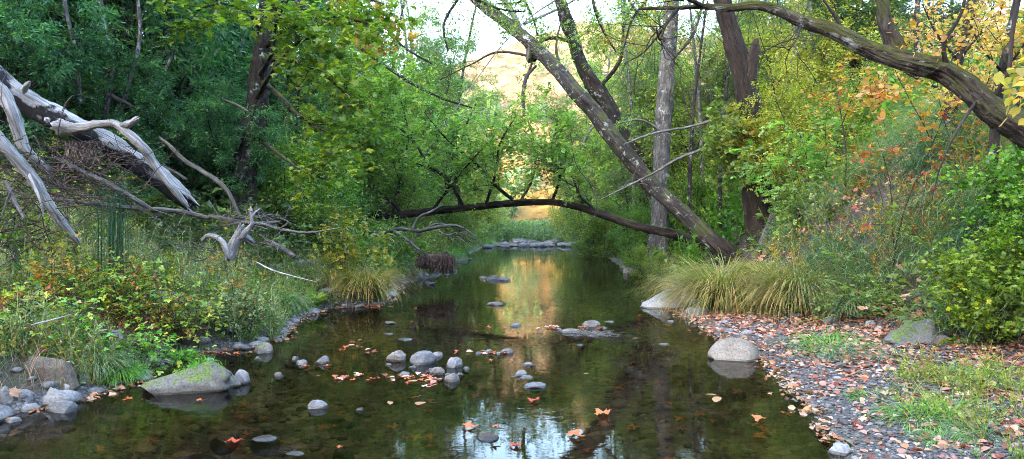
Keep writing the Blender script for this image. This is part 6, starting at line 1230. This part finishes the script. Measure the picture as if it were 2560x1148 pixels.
g = Geo(); c = P(1478, 838, CAMZ * FPX / (838 - YH))
for k in range(120):
    p = np.array([c[0] + rs.normal(0, .16), c[1] + rs.normal(0, .10), .006 + rs.uniform(0, .02)]); a = rs.uniform(0, 6.28); q = bpath(rs, p, (math.cos(a), math.sin(a), 0), rs.uniform(.05, .22), 3, .15, 0); q[:, 2] = np.clip(q[:, 2], .003, .04); tube(g, q, [.003] * len(q), 4, .06, 0, k, cap=False)
tag(g.build('twig_raft', M['twig_grey'], loc=c), 'floating raft of fine twigs caught between two midstream stones', 'twig raft')

# grasses and moss tuft on the largest rock
x, y, z = hit(440, 985); rs = np.random.default_rng(96)
tv_ = TOPV[(TOPV[:, 0] > x - .12) & (TOPV[:, 0] < x + .28) & (TOPV[:, 2] > TOPV[:, 2].max() * .72)]; N = 170; a = rs.uniform(0, 6.28, N); g = Geo(); base = tv_[rs.integers(0, len(tv_), N)] + rs.normal(0, .008, (N, 3)) * [1, 1, 0]
blades(g, rs, base, np.stack([np.cos(a), np.sin(a), 0 * a], -1), rs.uniform(.03, .10, N), np.radians(rs.uniform(40, 88, N)), .0035, rs.uniform(0, .8, N), 3, 1.0)
tag(g.build('rock_grass', M['lawn'], loc=(x, y + .2, .19)), 'little green grass growing on top of the largest mossy rock', 'grass')
# woods on the sunlit hill
g = Geo(); rs = np.random.default_rng(97)
for k in range(230):
    x = rs.uniform(-150, 170); y = rs.uniform(112, 230); z = float(HH(np.array([x]), np.array([y]))[0]); s = rs.uniform(2.2, 4.5)
    if vnoise(np.array([x * .03]), np.array([y * .03]), 4)[0] < .45: continue
    n = 420; d = norm(rs.normal(0, 1, (n, 3))) * (rs.uniform(.5, 1, (n, 1)) ** .5) * [s, s, s * .8] * (1 + .25 * np.sin(rs.uniform(0, 6, 3) * 3)); pos = d + [x, y, z + s * .7]
    place(g, OVAL, pos, rs.normal(0, 1, (n, 3)), d / s + rs.normal(0, .5, (n, 3)), rs.uniform(.7, 1.3, n), np.clip(rs.uniform(0, 1) * .5 + rs.uniform(0, .5, n), 0, 1))
tag(g.build('hillside_trees', M['grey_green']), 'scattered distant trees on the sunlit golden hillside', 'trees', kind='stuff')

# ------------------------------------------------------------------ air
HAZE = .0003
g = Geo(); x0, x1, y0, y1, z0, z1 = -330, 330, -160, 430, -2.0, 95
g.add([[x0, y0, z0], [x1, y0, z0], [x1, y1, z0], [x0, y1, z0], [x0, y0, z1], [x1, y0, z1], [x1, y1, z1], [x0, y1, z1]], [[0, 3, 2, 1], [4, 5, 6, 7], [0, 1, 5, 4], [1, 2, 6, 5], [2, 3, 7, 6], [3, 0, 4, 7]])
m = bpy.data.materials.new('air'); m.use_nodes = True; t = m.node_tree; t.nodes.remove(t.nodes['Principled BSDF']); v = t.nodes.new('ShaderNodeVolumePrincipled'); v.inputs['Density'].default_value = HAZE; v.inputs['Color'].default_value = (.93, .95, 1, 1); t.links.new(v.outputs[0], t.nodes['Material Output'].inputs['Volume'])
tag(g.build('haze', m, smooth=False), kind='stuff')
